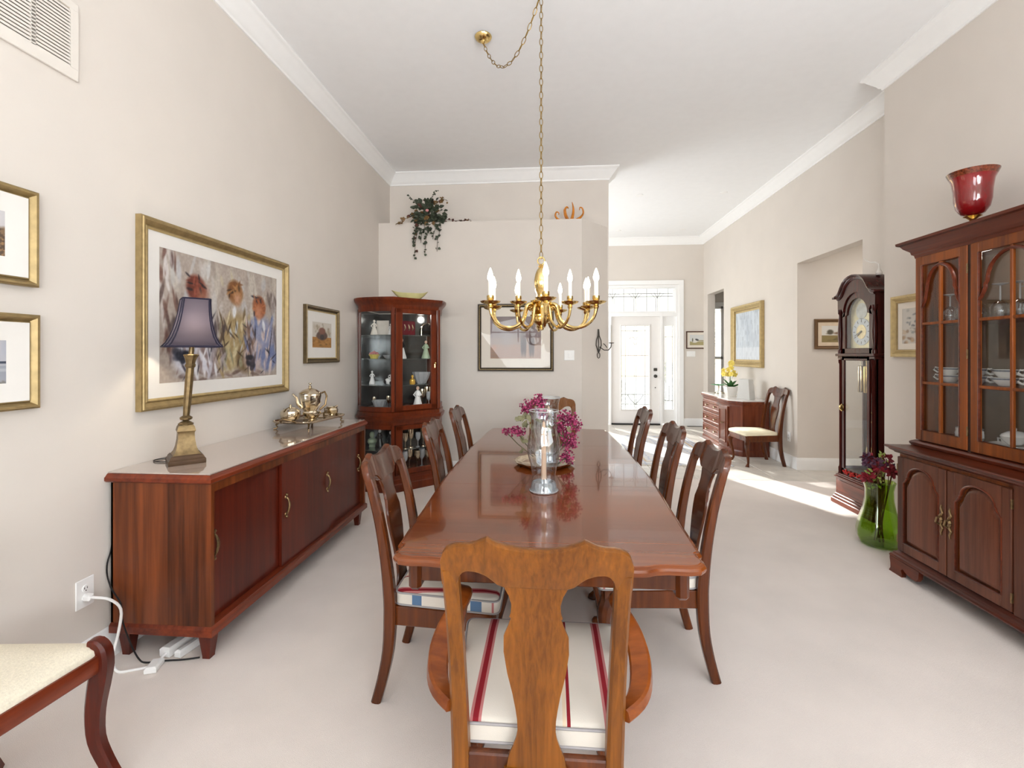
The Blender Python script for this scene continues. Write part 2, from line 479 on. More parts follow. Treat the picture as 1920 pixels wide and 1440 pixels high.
# crown moulding (drop below ceiling .14, projection .12)
CROWN = [(0, H - .145), (.012, H - .145), (.016, H - .128), (.03, H - .118), (.04, H - .10), (.072, H - .062), (.09, H - .04), (.096, H - .03), (.112, H - .022), (.12, H - .012), (.12, H), (0, H)]
def crown(name, path): struct(name, B().sweep(path, CROWN), TRIM)
crown('trim_1', [(XL, REAR), (XL, UB), (UX, UB), (UX, 6.25), (-1.38, 6.25), (-1.38, YF), (XR, YF), (XR, 4.17), (XN, 4.17), (XN, REAR)])
BASE = [(0, 0), (.016, 0), (.016, .115), (.011, .13), (.008, .145), (0, .15)]
def base(name, path): struct(name, B().sweep(path, BASE), TRIM)
base('baseboard_left', [(XL, REAR), (XL, YB), (.387, YB), (.735, UB), (UX, 6.25)])
base('baseboard_front_left', [(-1.38, YF), (DX0 - .08, YF)])
base('baseboard_front', [(DX1 + .08, YF), (XR, YF), (XR, 9.49)])
base('baseboard_right_foyer', [(XR, 8.64), (XR, 6.15), (5.5, 6.15)])
base('baseboard_right_near', [(XR, 4.92), (XR, 4.17), (XN, 4.17), (XN, REAR)])

# ------------------------------------------------------------------ entry door
ent = tag(thing('door_1', None, None, (0, YF, 0)), kind='structure')
y = YF
fr = B()
fr.box(DX0 - .09, DX0, y - .02, y + .0, 0, DTOP + .09, .004).box(DX1, DX1 + .09, y - .02, y, 0, DTOP + .09, .004).box(DX0 - .09, DX1 + .09, y - .022, y, DTOP, DTOP + .09, .004)
for x in (DX0, DX1 - .04, 1.225, 2.255): fr.box(x, x + .04, y, y + .14, 0, 2.28)
fr.box(DX0 + .002, DX1 - .002, y + .003, y + .137, 2.22, 2.2905).box(DX0 + .002, DX1 - .002, y + .003, y + .137, DTOP - .05, DTOP - .002).box(DX0 + .001, DX0 + .06, y + .005, y + .135, 2.284, DTOP - .003).box(DX1 - .06, DX1 - .001, y + .005, y + .135, 2.284, DTOP - .003)
obj('frame', fr, TRIM, ent, org=(0, YF, 0))
def holed(x0, x1, z0, z1, gx0, gx1, gz0, gz1, ya, yb):
    return B().box(x0, gx0, ya, yb, z0, z1).box(gx1, x1, ya, yb, z0, z1).box(gx0, gx1, ya, yb, z0, gz0).box(gx0, gx1, ya, yb, gz1, z1)
DOORP = plain('door_paint', (228, 225, 222), .45, var=.01)
slab = holed(1.268, 2.252, .03, 2.215, 1.48, 2.035, .32, 2.03, y + .05, y + .095)
obj('slab', slab, DOORP, ent, org=(0, YF, 0))
mould = B()
for x0, x1, z0, z1 in ((1.455, 2.06, .295, 2.055),):
    mould.join(B().sweep([(x0, z0), (x1, z0), (x1, z1), (x0, z1)], [(0, 0), (0, .012), (-.012, .018), (-.026, .006), (-.026, 0)], True), lambda p: (p[0], y + .05 - p[2], p[1]))
obj('glass_moulding', mould, DOORP, ent, org=(0, YF, 0))
obj('pane', B().box(1.48, 2.035, y + .066, y + .07, .32, 2.03), WINGLASS, ent, org=(0, YF, 0))
LEAD = plain('lead_came', (150, 149, 146), .45, metal=.5)
def came(parent, segs, yy, r=.004):
    q = B()
    for s_ in segs: q.tube([(p[0], yy, p[1]) for p in s_], r, 4)
    obj('leading', q, LEAD, parent, org=(0, YF, 0))
cx_ = 1.7575
seg = [[(x, .32), (x, 2.03)] for x in (1.56, cx_ - .02, cx_ + .02, 1.955)]
seg += [[(1.48, z), (2.035, z)] for z in (.42, .62, 1.0, 1.42, 1.93)]
seg += [[(1.62, 1.42), (1.62, 1.88), (cx_, 1.93), (1.895, 1.88), (1.895, 1.42)], [(1.64, 1.78), (1.72, 1.80), (cx_, 1.74), (1.80, 1.80), (1.88, 1.78), (cx_, 1.64), (1.64, 1.78)],
        [(cx_, .42), (1.66, .52), (1.60, .62)], [(cx_, .42), (1.86, .52), (1.92, .62)]]
came(ent, seg, y + .060, .0065)
obj('threshold', B().box(1.268, 2.252, y - .0, y + .12, .005, .032, .004), BLACK, ent, org=(0, YF, 0))
hw = B().box(2.125, 2.195, y + .03, y + .05, 1.105, 1.165, .006)
obj('deadbolt', hw, IRON, ent, org=(0, YF, 0))
kn = B().lathe([(.0, 0), (.034, .0), (.034, .008), (.014, .012), (.012, .035), (.028, .045), (.03, .06), (.02, .07), (0, .072)], 14).rot(PI / 2, 'X').mv(2.16, y + .05, 1.0)
obj('door_knob', kn, IRON, ent, org=(0, YF, 0))
obj('lock_button', B().lathe([(0, 0), (.012, 0), (.01, .012), (0, .013)], 10).rot(PI / 2, 'X').mv(2.16, y + .05, .765), IRON, ent, org=(0, YF, 0))
for z in (.28, 1.13, 1.98):
    obj('hinge', B().box(1.255, 1.27, y + .035, y + .052, z - .05, z + .05, .002), IRON, ent, org=(0, YF, 0))
# transom and sidelights
def fixed_light(name, x0, x1, z0, z1, gx0, gx1, gz0, gz1, segs):
    w = tag(thing(name, None, None, (0, YF, 0)), kind='structure')
    obj('sash', holed(x0, x1, z0, z1, gx0, gx1, gz0, gz1, y + .05, y + .095), TRIM, w, org=(0, YF, 0))
    obj('pane', B().box(gx0, gx1, y + .066, y + .07, gz0, gz1), WINGLASS, w, org=(0, YF, 0))
    came(w, segs, y + .060, .0065)
tz0, tz1 = 2.33, 2.79
sg = [[(.96, tz0 + .30), (2.52, tz0 + .30)], [(.96, tz1 - .1), (2.52, tz1 - .1)]]
for x in (1.1, 1.3, 1.525, 1.76, 1.99, 2.2, 2.42): sg.append([(x, tz0), (x, tz1)])
for c in (1.3, 1.76, 2.2):
    sg += [[(c - .03, tz0), (c - .03, tz0 + .26), (c - .13, tz1 - .1)], [(c + .03, tz0), (c + .03, tz0 + .26), (c + .13, tz1 - .1)], [(c, tz0 + .26), (c - .06, tz1 - .08)], [(c, tz0 + .26), (c + .06, tz1 - .08)]]
fixed_light('window_1', DX0 + .06, DX1 - .06, 2.29, DTOP - .05, .95, 2.535, tz0, tz1, sg)
fixed_light('window_2', 2.295, DX1 - .04, .03, 2.22, 2.345, 2.525, .32, 2.03, [[(2.37, .32), (2.37, 2.03)], [(2.50, .32), (2.50, 2.03)], [(2.345, .5), (2.525, .5)], [(2.345, 1.8), (2.525, 1.8)], [(2.435, .5), (2.435, .8)]])
fixed_light('window_3', DX0 + .04, 1.225, .03, 2.22, .95, 1.13, .32, 2.03, [[(.975, .32), (.975, 2.03)], [(1.105, .32), (1.105, 2.03)], [(.95, .5), (1.13, .5)], [(.95, 1.8), (1.13, 1.8)]])
w5 = tag(thing('sun_patch_window', None, None, (.435, YF, .4)), kind='structure')  # hidden window, added and sized to throw the sun patch on the floor
f5 = B().box(.15, .18, YF + .06, YF + .1, .4, 3.4).box(.69, .72, YF + .06, YF + .1, .4, 3.4).box(.15, .72, YF + .06, YF + .1, .4, .44).box(.15, .72, YF + .06, YF + .1, 3.36, 3.4).box(.15, .72, YF + .06, YF + .1, 2.26, 2.3)
obj('sash', f5, TRIM, w5, org=(.435, YF, .4))
obj('pane', B().box(.18, .69, YF + .078, YF + .082, .44, 3.36), GLASS, w5, org=(.435, YF, .4))
# side room window: white frame, muntins, glass
w4 = tag(thing('window_4', None, None, (0, 10.1, 0)), kind='structure')
f4 = B()
f4.box(3.17, 3.25, 10.07, 10.1, .22, 2.53, .004).box(3.62, 3.70, 10.07, 10.1, .22, 2.53, .004).box(3.25, 3.62, 10.07, 10.1, 2.45, 2.53, .004).box(3.25, 3.62, 10.07, 10.1, .22, .3, .004)
obj('frame', f4, TRIM, w4, org=(0, 10.1, 0))
g4 = B()
for z in (.3, 1.35, 2.40): g4.box(3.25, 3.62, 10.13, 10.17, z, z + .05)
for x in (3.25, 3.42, 3.58): g4.box(x, x + .035, 10.13, 10.17, .3, 2.45)
obj('sash', g4, TRIM, w4, org=(0, 10.1, 0))
obj('pane', B().box(3.25, 3.62, 10.148, 10.152, .3, 2.45), WINGLASS, w4, org=(0, 10.1, 0))

# outdoors: walk, lawn, shrubs seen blurred through the leaded glass
S('ground', [(-8, 14, 9.91, 30, -.25, -.06)], plain('pale_driveway', (205, 204, 200), .9, var=.08))
S('transom_sun_block', [(.95, 5.0, 9.92, 11.25, 3.0, 3.12)], TRIM)  # slab added outside to keep transom sun off the foyer painting
LEAFM = plain('shrub_leaf', (112, 128, 62), .7, var=.4, scale=20)
def shrub(loc, r, h, label):
    b = B(); rnd = random.Random(int(loc[0] * 10))
    for k in range(420):
        th = rnd.uniform(0, 2 * PI); ph = rnd.uniform(0, PI * .5); q = r * rnd.uniform(.75, 1.0)
        p = Vector((q * math.cos(th) * math.cos(ph), q * math.sin(th) * math.cos(ph), h * .1 + h * .9 * math.sin(ph) * rnd.uniform(.8, 1)))
        u = Vector((rnd.uniform(-1, 1), rnd.uniform(-1, 1), rnd.uniform(-1, 1))).normalized(); v_ = u.orthogonal().normalized()
        s_ = .06
        b.add([p + u * s_, p + v_ * s_ * .5, p - u * s_, p - v_ * s_ * .5], [(0, 1, 2, 3)])
    t = thing('shrub', label, 'shrub', loc)
    obj('trunk', B().tube([(0, 0, 0), (0, 0, h * .5)], [.04, .02], 6), IRON, t)
    tag(obj('foliage', b, LEAFM, t), kind='stuff')
shrub((1.75, 12.2, -.06), .55, .85, 'yellow-green shrub outside, low behind the front door glass')
shrub((3.1, 12.6, -.06), .7, 1.3, 'taller green shrub outside, behind the narrow sidelight')
shrub((5.3, 14.2, -.06), .9, 2.6, 'tall dark shrub outside the small side window')

# ------------------------------------------------------------------ ceiling downlights, registers, switches
for k, (x, yy) in enumerate(((1.334, 7.09), (2.539, 7.08), (1.318, 9.1), (2.514, 9.1))):
    lab = ['recessed ceiling downlight nearest the dining room, on the left', 'recessed ceiling downlight near the right wall, the nearer one',
           'recessed ceiling downlight above the front door, on the left', 'recessed ceiling downlight by the foyer corner, farthest right'][k]
    t = thing('ceiling_light', lab, 'light', (x, yy, H), group='recessed foyer downlights')
    obj('trim_ring', B().lathe([(.036, 0), (.052, 0), (.05, -.006), (.038, -.008)], 20).mv(0, 0, 0), TRIM, t)
    obj('lens', B().lathe([(0, -.002), (.036, -.002), (.036, -.004), (0, -.004)], 16), POT, t)

def register():
    t = thing('wall_vent', 'large white return-air vent high on the left wall', 'vent', (XL, 1.6, 2.8))
    o = (XL, 1.6, 2.8)
    y0, y1, z0, z1 = 1.26, 1.93, 2.66, 3.0
    b = B().box(XL, XL + .012, y0, y1, z0, z0 + .05, .002).box(XL, XL + .012, y0, y1, z1 - .035, z1, .002)
    for a, w in ((y0, .035), (1.56, .018), (1.738, .018), (y1 - .035, .035)): b.box(XL + .0005, XL + .0115, a + .0005, a + w - .0005, z0 + .0495, z1 - .0345)
    VENT = plain('vent_paint', (220, 214, 206), .5, var=.01)
    obj('face_frame', b, VENT, t, org=o)
    obj('duct', B().box(XL - .0, XL + .001, y0 + .01, y1 - .01, z0 + .01, z1 - .01), plain('duct_dark', (128, 122, 114), .9), t, org=o)
    n = 17
    sl = mesh_of('slat', B().box(.0, .010, -.299, .299, -.0048, .0048).xf(lambda p: (p[0], p[1], p[2] - p[0] * .9)), VENT)
    for k in range(n):
        s_ = bpy.data.objects.new('slat', sl); s_.location = (.0015, -.005, -.082 + .242 * k / (n - 1)); COL.objects.link(s_); s_.parent = t
register()

def plate(name, label, loc, rz, w, h, kind):
    t = thing(name, label, 'switch' if kind == 'switch' else 'outlet', loc, rz)
    obj('plate', B().box(-w / 2, w / 2, -.006, 0, -h / 2, h / 2, .003), WHITEP, t)
    if kind == 'switch':
        n = max(1, round(w / .05) - 1)
        for k in range(n):
            x = (k - (n - 1) / 2) * .045
            obj('rocker', B().box(x - .015, x + .015, -.011, -.005, -.03, .03, .002), WHITEP, t)
    else:
        for z in (.02, -.02):
            so = obj('socket', B().lathe([(0, 0), (.016, 0), (.015, .003), (0, .003)], 14).rot(PI / 2, 'X').mv(0, -.006, z), WHITEP, t)
            obj('slot', B().box(-.008, -.006, -.0105, -.0085, z - .002, z + .007).box(.005, .007, -.0105, -.0085, z - .002, z + .007).box(-.002, .002, -.0105, -.0085, z - .011, z - .007), BLACK, so)
plate('light_switch', 'square white switch plate on back wall right of the framed print', (.238, YB, 1.435), 0, .12, .12, 'switch')
plate('light_switch', 'wide white switch plate below the small picture beside the front door', (2.855, YF, 1.455), 0, .17, .11, 'switch')
plate('wall_outlet', 'white wall outlet beside the sideboard with a white plug in it', (XL, 1.965, .37), PI / 2, .085, .13, 'outlet')
plate('wall_outlet', 'white wall outlet behind the chair in the foyer', (XR, 6.35, .38), -PI / 2, .075, .12, 'outlet')
t = thing('floor_vent', 'narrow dark floor register below the baseboard by the front door', 'vent', (2.9, YF - .1, .001))
obj('grille', B().box(-.15, .15, -.04, .04, 0, .006, .002), IRON, t)
obj('slat', B().box(-.13, .13, -.006, .006, .006, .009), BLACK, t)

# ------------------------------------------------------------------ dining table
TY0, TY1, TCX = 1.535, 4.40, -.012
def table_outline(inset):
    half = [(0, 0), (.18, 0), (.30, .0), (.335, .006), (.36, .018), (.40, .024), (.47, .022), (.505, .03), (.528, .055), (.532, .09), (.526, .118), (.528, .135), (.542, .15), (.550, .30),
            (.558, .55), (.578, .941), (.584, 1.15), (.585, 1.408), (.582, 1.7), (.576, 2.027), (.56, 2.35), (.550, 2.6), (.542, 2.715), (.528, 2.73), (.526, 2.747), (.532, 2.775), (.528, 2.81), (.505, 2.835), (.47, 2.843), (.40, 2.841), (.36, 2.847), (.335, 2.859), (.30, 2.865), (.18, 2.865), (0, 2.865)]
    out = []
    for i, p in enumerate(half):
        a = Vector(half[max(i - 1, 0)]); b_ = Vector(half[min(i + 1, len(half) - 1)])
        t = (b_ - a).normalized(); n = Vector((t.y, -t.x))
        if i == 0 : n = Vector((0, -1))
        if i == len(half) - 1: n = Vector((0, 1))
        out.append((p[0] - n.x * inset if i not in (0, len(half) - 1) else 0, p[1] - n.y * inset))
    return out
dt = thing('dining_table', 'long polished mahogany dining table with shaped corners and leaf joints', 'table', (TCX, 2.97, 0))
RI = [(.016, .726), (.004, .730), (0, .738), (0, .745), (.004, .752), (.012, .757), (.016, .7575), (.019, .760)]
cuts = [0, 15, 17, 19, 34]
for k in range(4):
    rings = []
    for ins, z in RI:
        o = table_outline(ins)[cuts[k]:cuts[k + 1] + 1]
        g = .0008
        pts = [(x, yy + (g if (j == 0 and k > 0) else 0) - (g if (j == len(o) - 1 and k < 3) else 0)) for j, (x, yy) in enumerate(o)]
        left = [(-x, yy) for x, yy in reversed(pts) if x > 1e-6]
        ring = [(x + TCX, yy + TY0, z) for x, yy in pts + left]
        rings.append(ring)
    tb = B().loft(rings, cap=False)
    tb.add(rings[0], [tuple(range(len(rings[0]) - 1, -1, -1))]).add(rings[-1], [tuple(range(len(rings[-1])))])
    obj('table_leaf' if k in (1, 2) else 'table_top', tb, TABLE, dt, org=(TCX, 2.97, 0), sharp=28)
ap = B().box(-.46, .46, TY0 + .10, TY0 + .125, .645, .728, .003).box(-.46, .46, TY1 - .125, TY1 - .10, .645, .728, .003).box(-.47, -.445, TY0 + .11, TY1 - .11, .645, .728, .003).box(.445, .47, TY0 + .11, TY1 - .11, .645, .728, .003)
for sx in (-1, 1):
    for yy in (TY0 + .12, TY1 - .12): ap.box(sx * .44, sx * .485, yy - .035, yy + .035, .615, .728, .012)
for yy in (2.70, 3.46): ap.box(-.45, .45, yy - .03, yy + .03, .66, .728, .004)
obj('apron', ap.mv(TCX, 0, 0), CHAIRW, dt, org=(TCX, 2.97, 0))
def cab_leg(x, y_, sx, sy, h, r=.04, sp=.05):
    p = [(0, 0, h), (.15, .15, h * .9), (.55, .55, h * .78), (.5, .5, h * .62), (.1, .1, h * .4), (-.15, -.15, h * .2), (-.1, -.1, h * .09), (.35, .35, h * .03), (.45, .45, 0)]
    R = [r * 1.15, r * 1.2, r * 1.15, r * .95, r * .68, r * .5, r * .48, r * .85, r * .75]
    return B().tube([(x + sx * a * sp, y_ + sy * b_ * sp, z) for a, b_, z in p], R, 10, sub=3)
for sx in (-1, 1):
    for yy, sy in ((2.70, -1), (3.46, 1)):
        obj('leg', cab_leg(TCX + sx * .30, yy, sx, sy, .70, .05), CHAIRW, dt, org=(TCX, 2.97, 0))

# ------------------------------------------------------------------ dining chairs (local: front +x, across y, back at x = 0)
def px_back(z):
    T = [(-.06, 0), (-.032, .10), (-.008, .22), (0, .36), (-.004, .46), (-.02, .60), (-.046, .75), (-.078, .88), (-.108, .98), (-.115, 1.0)]
    for (a, za), (b_, zb) in zip(T, T[1:]):
        if z <= zb: return a + (b_ - a) * (z - za) / (zb - za)
    return T[-1][0]
TOPZ = 1.015
def crest_z(v):            # v: -1..1 across
    a = abs(v)
    k = [(0, -.025), (.15, -.023), (.3, -.017), (.42, -.008), (.5, .0), (.54, -.004), (.62, -.013), (.70, -.018), (.80, -.020), (.88, -.025), (.94, -.033), (.98, -.046), (1.0, -.066)]
    for (p, q), (r_, s_) in zip(k, k[1:]):
        if a <= r_: return TOPZ + q + (s_ - q) * (a - p) / (r_ - p)
    return TOPZ + k[-1][1]
def crest_lo(v):
    a = abs(v)
    k = [(0, -.128), (.34, -.128), (.40, -.122), (.46, -.110), (.52, -.099), (.62, -.091), (.72, -.090), (.78, -.098), (.82, -.115), (.84, -.135), (1.0, -.135)]
    for (p, q), (r_, s_) in zip(k, k[1:]):
        if a <= r_: return TOPZ + q + (s_ - q) * (a - p) / (r_ - p)
    return TOPZ - .13
def crest(hw):
    N_ = 60; rings = []
    for i in range(N_ + 1):
        v = -1 + 2 * i / N_; yy = v * hw
        zt, zb = crest_z(v), crest_lo(v)
        bow = -.018 * (1 - v * v)
        xt, xb = px_back(zt) + bow, px_back(zb) + bow
        c = .004
        rings.append([(xt + .012 - c, yy, zt), (xt + .014, yy, zt - c), (xb + .014, yy, zb + c), (xb + .011, yy, zb), (xb - .011, yy, zb), (xb - .014, yy, zb + c), (xt - .014, yy, zt - c), (xt - .012 + c, yy, zt)])
    return B().loft(rings)
SPL = [(.375, .078), (.41, .072), (.435, .061), (.46, .052), (.48, .049), (.51, .050), (.54, .054), (.58, .061), (.64, .074), (.70, .082), (.745, .081), (.775, .069), (.797, .062), (.800, .066), (.812, .062), (.835, .060), (.86, .066), (.88, .076), (.90, .079)]
def splat(k=1.0):
    rings = []
    for z, w in SPL:
        x = px_back(z) - .014; w *= k
        rings.append([(x + .006, -w + .003, z), (x + .008, 0, z), (x + .006, w - .003, z), (x + .002, w, z), (x - .006, w, z), (x - .008, 0, z), (x - .006, -w, z), (x + .002, -w, z)])
    return B().loft(rings, cap=True)
def round_poly(x0, x1, w0, w1, r, n=5):
    """trapezoid footprint, half width w0 at x0, w1 at x1"""
    pts = [(x0, -w0), (x1, -w1), (x1, w1), (x0, w0)]; out = []
    for i in range(4):
        p = Vector(pts[i]); a = (Vector(pts[i - 1]) - p).normalized(); b_ = (Vector(pts[(i + 1) % 4]) - p).normalized()
        for k in range(n + 1):
            t = k / n
            out.append(tuple(p + a * r * (1 - t) ** 2 + b_ * r * t ** 2))
    return out
def pad(x0, x1, w0, w1, z0, z1, r=.03, crown_=.012, edge=.014):
    rings = []
    for ins, z, rr in ((edge * .6, z0, r), (0, z0 + edge * .6, r), (0, z1 - edge, r), (edge * .35, z1 - edge * .35, r), (edge, z1, r), (.06, z1 + crown_ * .6, r * .8), (.12, z1 + crown_, r * .5)):
        rings.append([(x, yy, z) for x, yy in round_poly(x0 + ins, x1 - ins, w0 - ins, w1 - ins, rr)])
    return B().loft(rings)
CR, BUR, PNK, BLU, LBL = (204, 197, 186), (128, 30, 38), (176, 112, 110), (84, 110, 140), (150, 165, 176)
SEATM = stripes('striped_seat_cloth', [(0, CR), (.08, PNK), (.095, BUR), (.125, PNK), (.14, CR), (.32, BUR), (.336, CR), (.342, (206, 186, 160)), (.36, CR), (.555, BLU), (.585, LBL), (.60, CR), (.80, PNK), (.815, BUR), (.845, PNK), (.86, CR)], 'Y', -.25, .25)
BANDM = stripes('striped_cushion_side', [(0, CR), (.2, BLU), (.29, CR), (.56, PNK), (.575, CR), (.60, BUR), (.615, CR), (.74, BLU), (.84, CR), (.93, PNK), (.95, CR)], 'X', 0, .46)
PIPE = plain('cushion_piping', (150, 146, 146), .8)

def chair_parts(t, wmat, bmat, hw=.222, seat=True, seat_w=(.205, .245), depth=.45, rear=(.205, .222), front_leg='cab', k=1.0):
    for s_ in (-1, 1):
        zs = [0, .10, .22, .36, .46, .60, .75, .86, .925]
        lo, hi = rear
        path = [(px_back(z), s_ * (lo + (hi - .021 - lo) * max(0, (z - .36)) / .56), z) for z in zs]
        obj('back_post', B().bar(path, [.017, .019, .021, .022, .022, .021, .020, .020, .021], [.020, .021, .023, .025, .024, .021, .019, .018, .016], (0, 1, 0)), bmat, t)
    obj('crest_rail', crest(hw), bmat, t)
    obj('splat', splat(k), bmat, t)
    w0, w1 = seat_w
    fr_ = B()
    fr_.box(-.012, .012, -rear[0], rear[0], .315, .40, .004)
    fr_.box(depth - .03, depth - .006, -w1 + .03, w1 - .03, .325, .40, .004)
    for s_ in (-1, 1):
        fr_.bar([(0.0, s_ * (w0 - .012), .36), (depth - .02, s_ * (w1 - .02), .36)], .011, .04, (0, 1, 0))
    obj('seat_frame', fr_, wmat, t)
    obj('shoe_rail', B().box(-.03, .008, -.085, .085, .345, .378, .006), bmat, t)
    for s_ in (-1, 1):
        obj('leg', cab_leg(depth - .045, s_ * (w1 - .045), 1, s_, .385, .03, .045), wmat, t)
    if seat:
        c = obj('cushion', pad(.018, depth + .008, w0 - .004, w1 + .004, .402, .468, .035), SEATM, t)
        obj('boxing', B().loft([[(x, yy, z) for x, yy in round_poly(.0165, depth + .0095, w0 - .0025, w1 + .0055, .035)] for z in (.411, .455)], cap=False), BANDM, c)
        for z in (.457, .409):
            obj('piping', B().tube([(x, yy, z) for x, yy in round_poly(.016, depth + .01, w0 - .002, w1 + .006, .035)], .0038, 6, closed=True), PIPE, c)

ch = thing('dining_chair', 'queen anne dining chair nearest the sideboard, left of the table near end', 'chair', (-.66, 2.115, 0), 0, 'side chairs along the table')
chair_parts(ch, CHAIRW, CHAIRW)
LX, RX = -.665, .675
dup(ch, (LX, 3.06, 0), .02, 'middle one of the three wooden chairs on the sideboard side of the table')
dup(ch, (LX + .005, 3.86, 0), -.02, 'wooden side chair beside the table end nearest the corner china cabinet')
dup(ch, (RX, 2.345, 0), PI, 'wooden side chair nearest the hutch, right of the table near end')
dup(ch, (RX, 3.03, 0), PI, 'middle one of the three wooden chairs on the grandfather clock side of the table')
dup(ch, (RX - .01, 3.885, 0), PI, 'wooden side chair right of the table, farthest toward the front door')

def armchair(loc, rz, label, wm, bm_):
    t = thing('armchair', label, 'chair', loc, rz, 'armchairs at the table ends')
    chair_parts(t, wm, bm_, hw=.232, seat_w=(.225, .265), depth=.50, rear=(.20, .232))
    for s_ in (-1, 1):
        p = [(-.02, s_ * .222, .53), (.02, s_ * .258, .535), (.07, s_ * .282, .545), (.14, s_ * .293, .57), (.21, s_ * .288, .593), (.28, s_ * .275, .608), (.35, s_ * .258, .614), (.40, s_ * .262, .612), (.44, s_ * .275, .604)]
        b = B(); rings = []
        obj('arm', B().bar(p, [.018, .024, .028, .03, .028, .024, .022, .024, .02], [.016, .017, .018, .018, .017, .016, .016, .016, .013], (0, 1, .25 * s_)), ARMW, t)
        obj('arm_post', B().bar([(.33, s_ * .245, .36), (.31, s_ * .262, .46), (.33, s_ * .268, .53), (.385, s_ * .262, .604)], [.018, .016, .015, .015], [.026, .02, .017, .018], (0, 1, 0)), ARMW, t)
    return t
armchair((-.033, 1.235, 0), PI / 2, 'golden brown wooden armchair in front, its back to the camera, striped seat', CHAIRW, GOLDW)
armchair((.03, 4.66, 0), -PI / 2, 'wooden armchair at the far end of the table, behind the pink flowers', CHAIRW, GOLDW)

# ------------------------------------------------------------------ chair at the lower left edge
def left_chair():
    t = thing('slipper_chair', 'side chair with pale flecked seat and sabre leg, cut off at lower left', 'chair', (-1.62, 1.33, 0), math.radians(0))
    o = (-1.62, 1.33, 0)
    poly = [(-1.525, 1.495), (-1.492, 1.475), (-1.485, 1.435), (-1.512, 1.12), (-1.54, 1.0), (-1.92, 1.0), (-1.94, 1.06), (-1.93, 1.42), (-1.9, 1.46)]
    def ring(k, z):
        cx, cy = -1.69, 1.24
        return [(cx + (x - cx) * k, cy + (y - cy) * k, z) for x, y in poly]
    obj('seat', B().loft([ring(.93, .43), ring(.95, .455), ring(.93, .468), ring(.8, .482), ring(.5, .492)]), LINEN, t, org=o)
    obj('seat_frame', B().loft([ring(.985, .395), ring(1.0, .40), ring(1.0, .447), ring(.985, .452)]), MAHOG_Y, t, org=o)
    def sabre(x, y_, dx, dy, top):
        q = [(-.03, -.02, top), (-.008, -.004, top - .004), (.004, .004, top - .03), (.006, .006, .40), (-.004, -.004, .33), (-.014, -.014, .25), (-.010, -.010, .16), (.02, .02, .08), (.06, .06, 0)]
        return B().bar([(x + dx * a, y_ + dy * b_, z) for a, b_, z in q], [.016, .022, .026, .027, .026, .023, .021, .019, .018], [.010, .018, .026, .028, .027, .024, .021, .019, .018], (dy, -dx, 0))
    obj('leg', sabre(-1.505, 1.462, 1, .2, .482), MAHOG, t, org=o)
    obj('leg', sabre(-1.90, 1.43, -.4, 1, .452), MAHOG, t, org=o)
    for x, dx in ((-1.55, .3), (-1.90, -.3)):
        obj('leg', sabre(x, 1.03, dx, -1, .44), MAHOG, t, org=o)
        obj('back_post', B().bar([(x, 1.03, .44), (x, 1.0, .6), (x, .96, .8), (x, .93, .9)], .018, .018, (1, 0, 0)), MAHOG, t, org=o)
    obj('crest_rail', B().box(-1.93, -1.52, .92, .945, .82, .92, .008), MAHOG, t, org=o)
left_chair()

# ------------------------------------------------------------------ sideboard
SBO = (-1.83, 3.0, 0)
sb = thing('sideboard', 'long low mahogany sideboard with sliding doors and glass covered top', 'sideboard', SBO)
X0, X1, Y0, Y1 = -2.082, -1.578, 2.078, 3.925
b = B().box(X0, X1, Y0, Y0 + .022, .15, .848).box(X0, X1, Y1 - .022, Y1, .15, .848).box(X0, X1 - .045, Y0, Y1, .15, .172).box(X0, X0 + .01, Y0, Y1, .15, .848).box(X0, X1 - .05, Y0 + .02, Y1 - .02, .80, .845)
b.box(X1 - .045, X1 - .002, Y0 + .02, Y1 - .02, .8, .848)
b.box(X0 + .02, X1 - .06, 2.72, 2.74, .17, .8).box(X0 + .02, X1 - .06, 3.3, 3.32, .17, .8)
obj('carcass', b, MAHOG_END, sb, org=SBO)
rect = [(X0 - .015, Y0 - .02), (X1 + .014, Y0 - .02), (X1 + .014, Y1 + .014), (X0 - .015, Y1 + .014)]
ins = lambda k: [(rect[0][0] + k * .0, rect[0][1] + k), (rect[1][0] - k, rect[1][1] + k), (rect[2][0] - k, rect[2][1] - k), (rect[3][0] + 0, rect[3][1] - k)]
obj('top', B().loft([[(x, yy, z) for x, yy in ins(k)] for k, z in ((.010, .842), (.0, .85), (.0, .866), (.004, .868), (.016, .882))]), MAHOG_Y, sb, org=SBO)
obj('glass_sheet', B().loft([[(x, yy, z) for x, yy in ins(k)] for k, z in ((.02, .8825), (.019, .884), (.019, .888), (.02, .889))]), plain('dark_glass_sheet', (176, 160, 150), .02, var=.02, spec=1.0, ior=2.1, coat=1.0), sb, org=SBO)
pl_ = B().sweep([(X0, Y0), (X1, Y0), (X1, Y1), (X0, Y1)], [(0, .128), (.012, .128), (.012, .16), (.006, .168), (.0, .172)])
pl_.box(X0, X1, Y0, Y1, .128, .15)
obj('plinth', pl_, MAHOG_Y, sb, org=SBO)
def pull(y_, z, x):
    q = B().lathe([(0, -.002), (.013, 0), (.010, .005), (0, .008)], 10).rot(PI / 2, 'Y')
    e = B()
    for zz in (.052, -.052):
        e.join(q, lambda p: (x + p[0], y_ + p[1], z + zz + p[2]))
        e.ball((x + .006, y_, z + zz * 1.28), .0085, 8)
    e.tube([(x + .004, y_, z + .05), (x + .014, y_, z + .042), (x + .02, y_ + .003, z + .02), (x + .022, y_ + .003, z), (x + .018, y_, z - .025), (x + .01, y_, z - .045), (x + .004, y_, z - .052)], [.0055, .0055, .007, .0075, .007, .006, .0055], 8, sub=2)
    return e
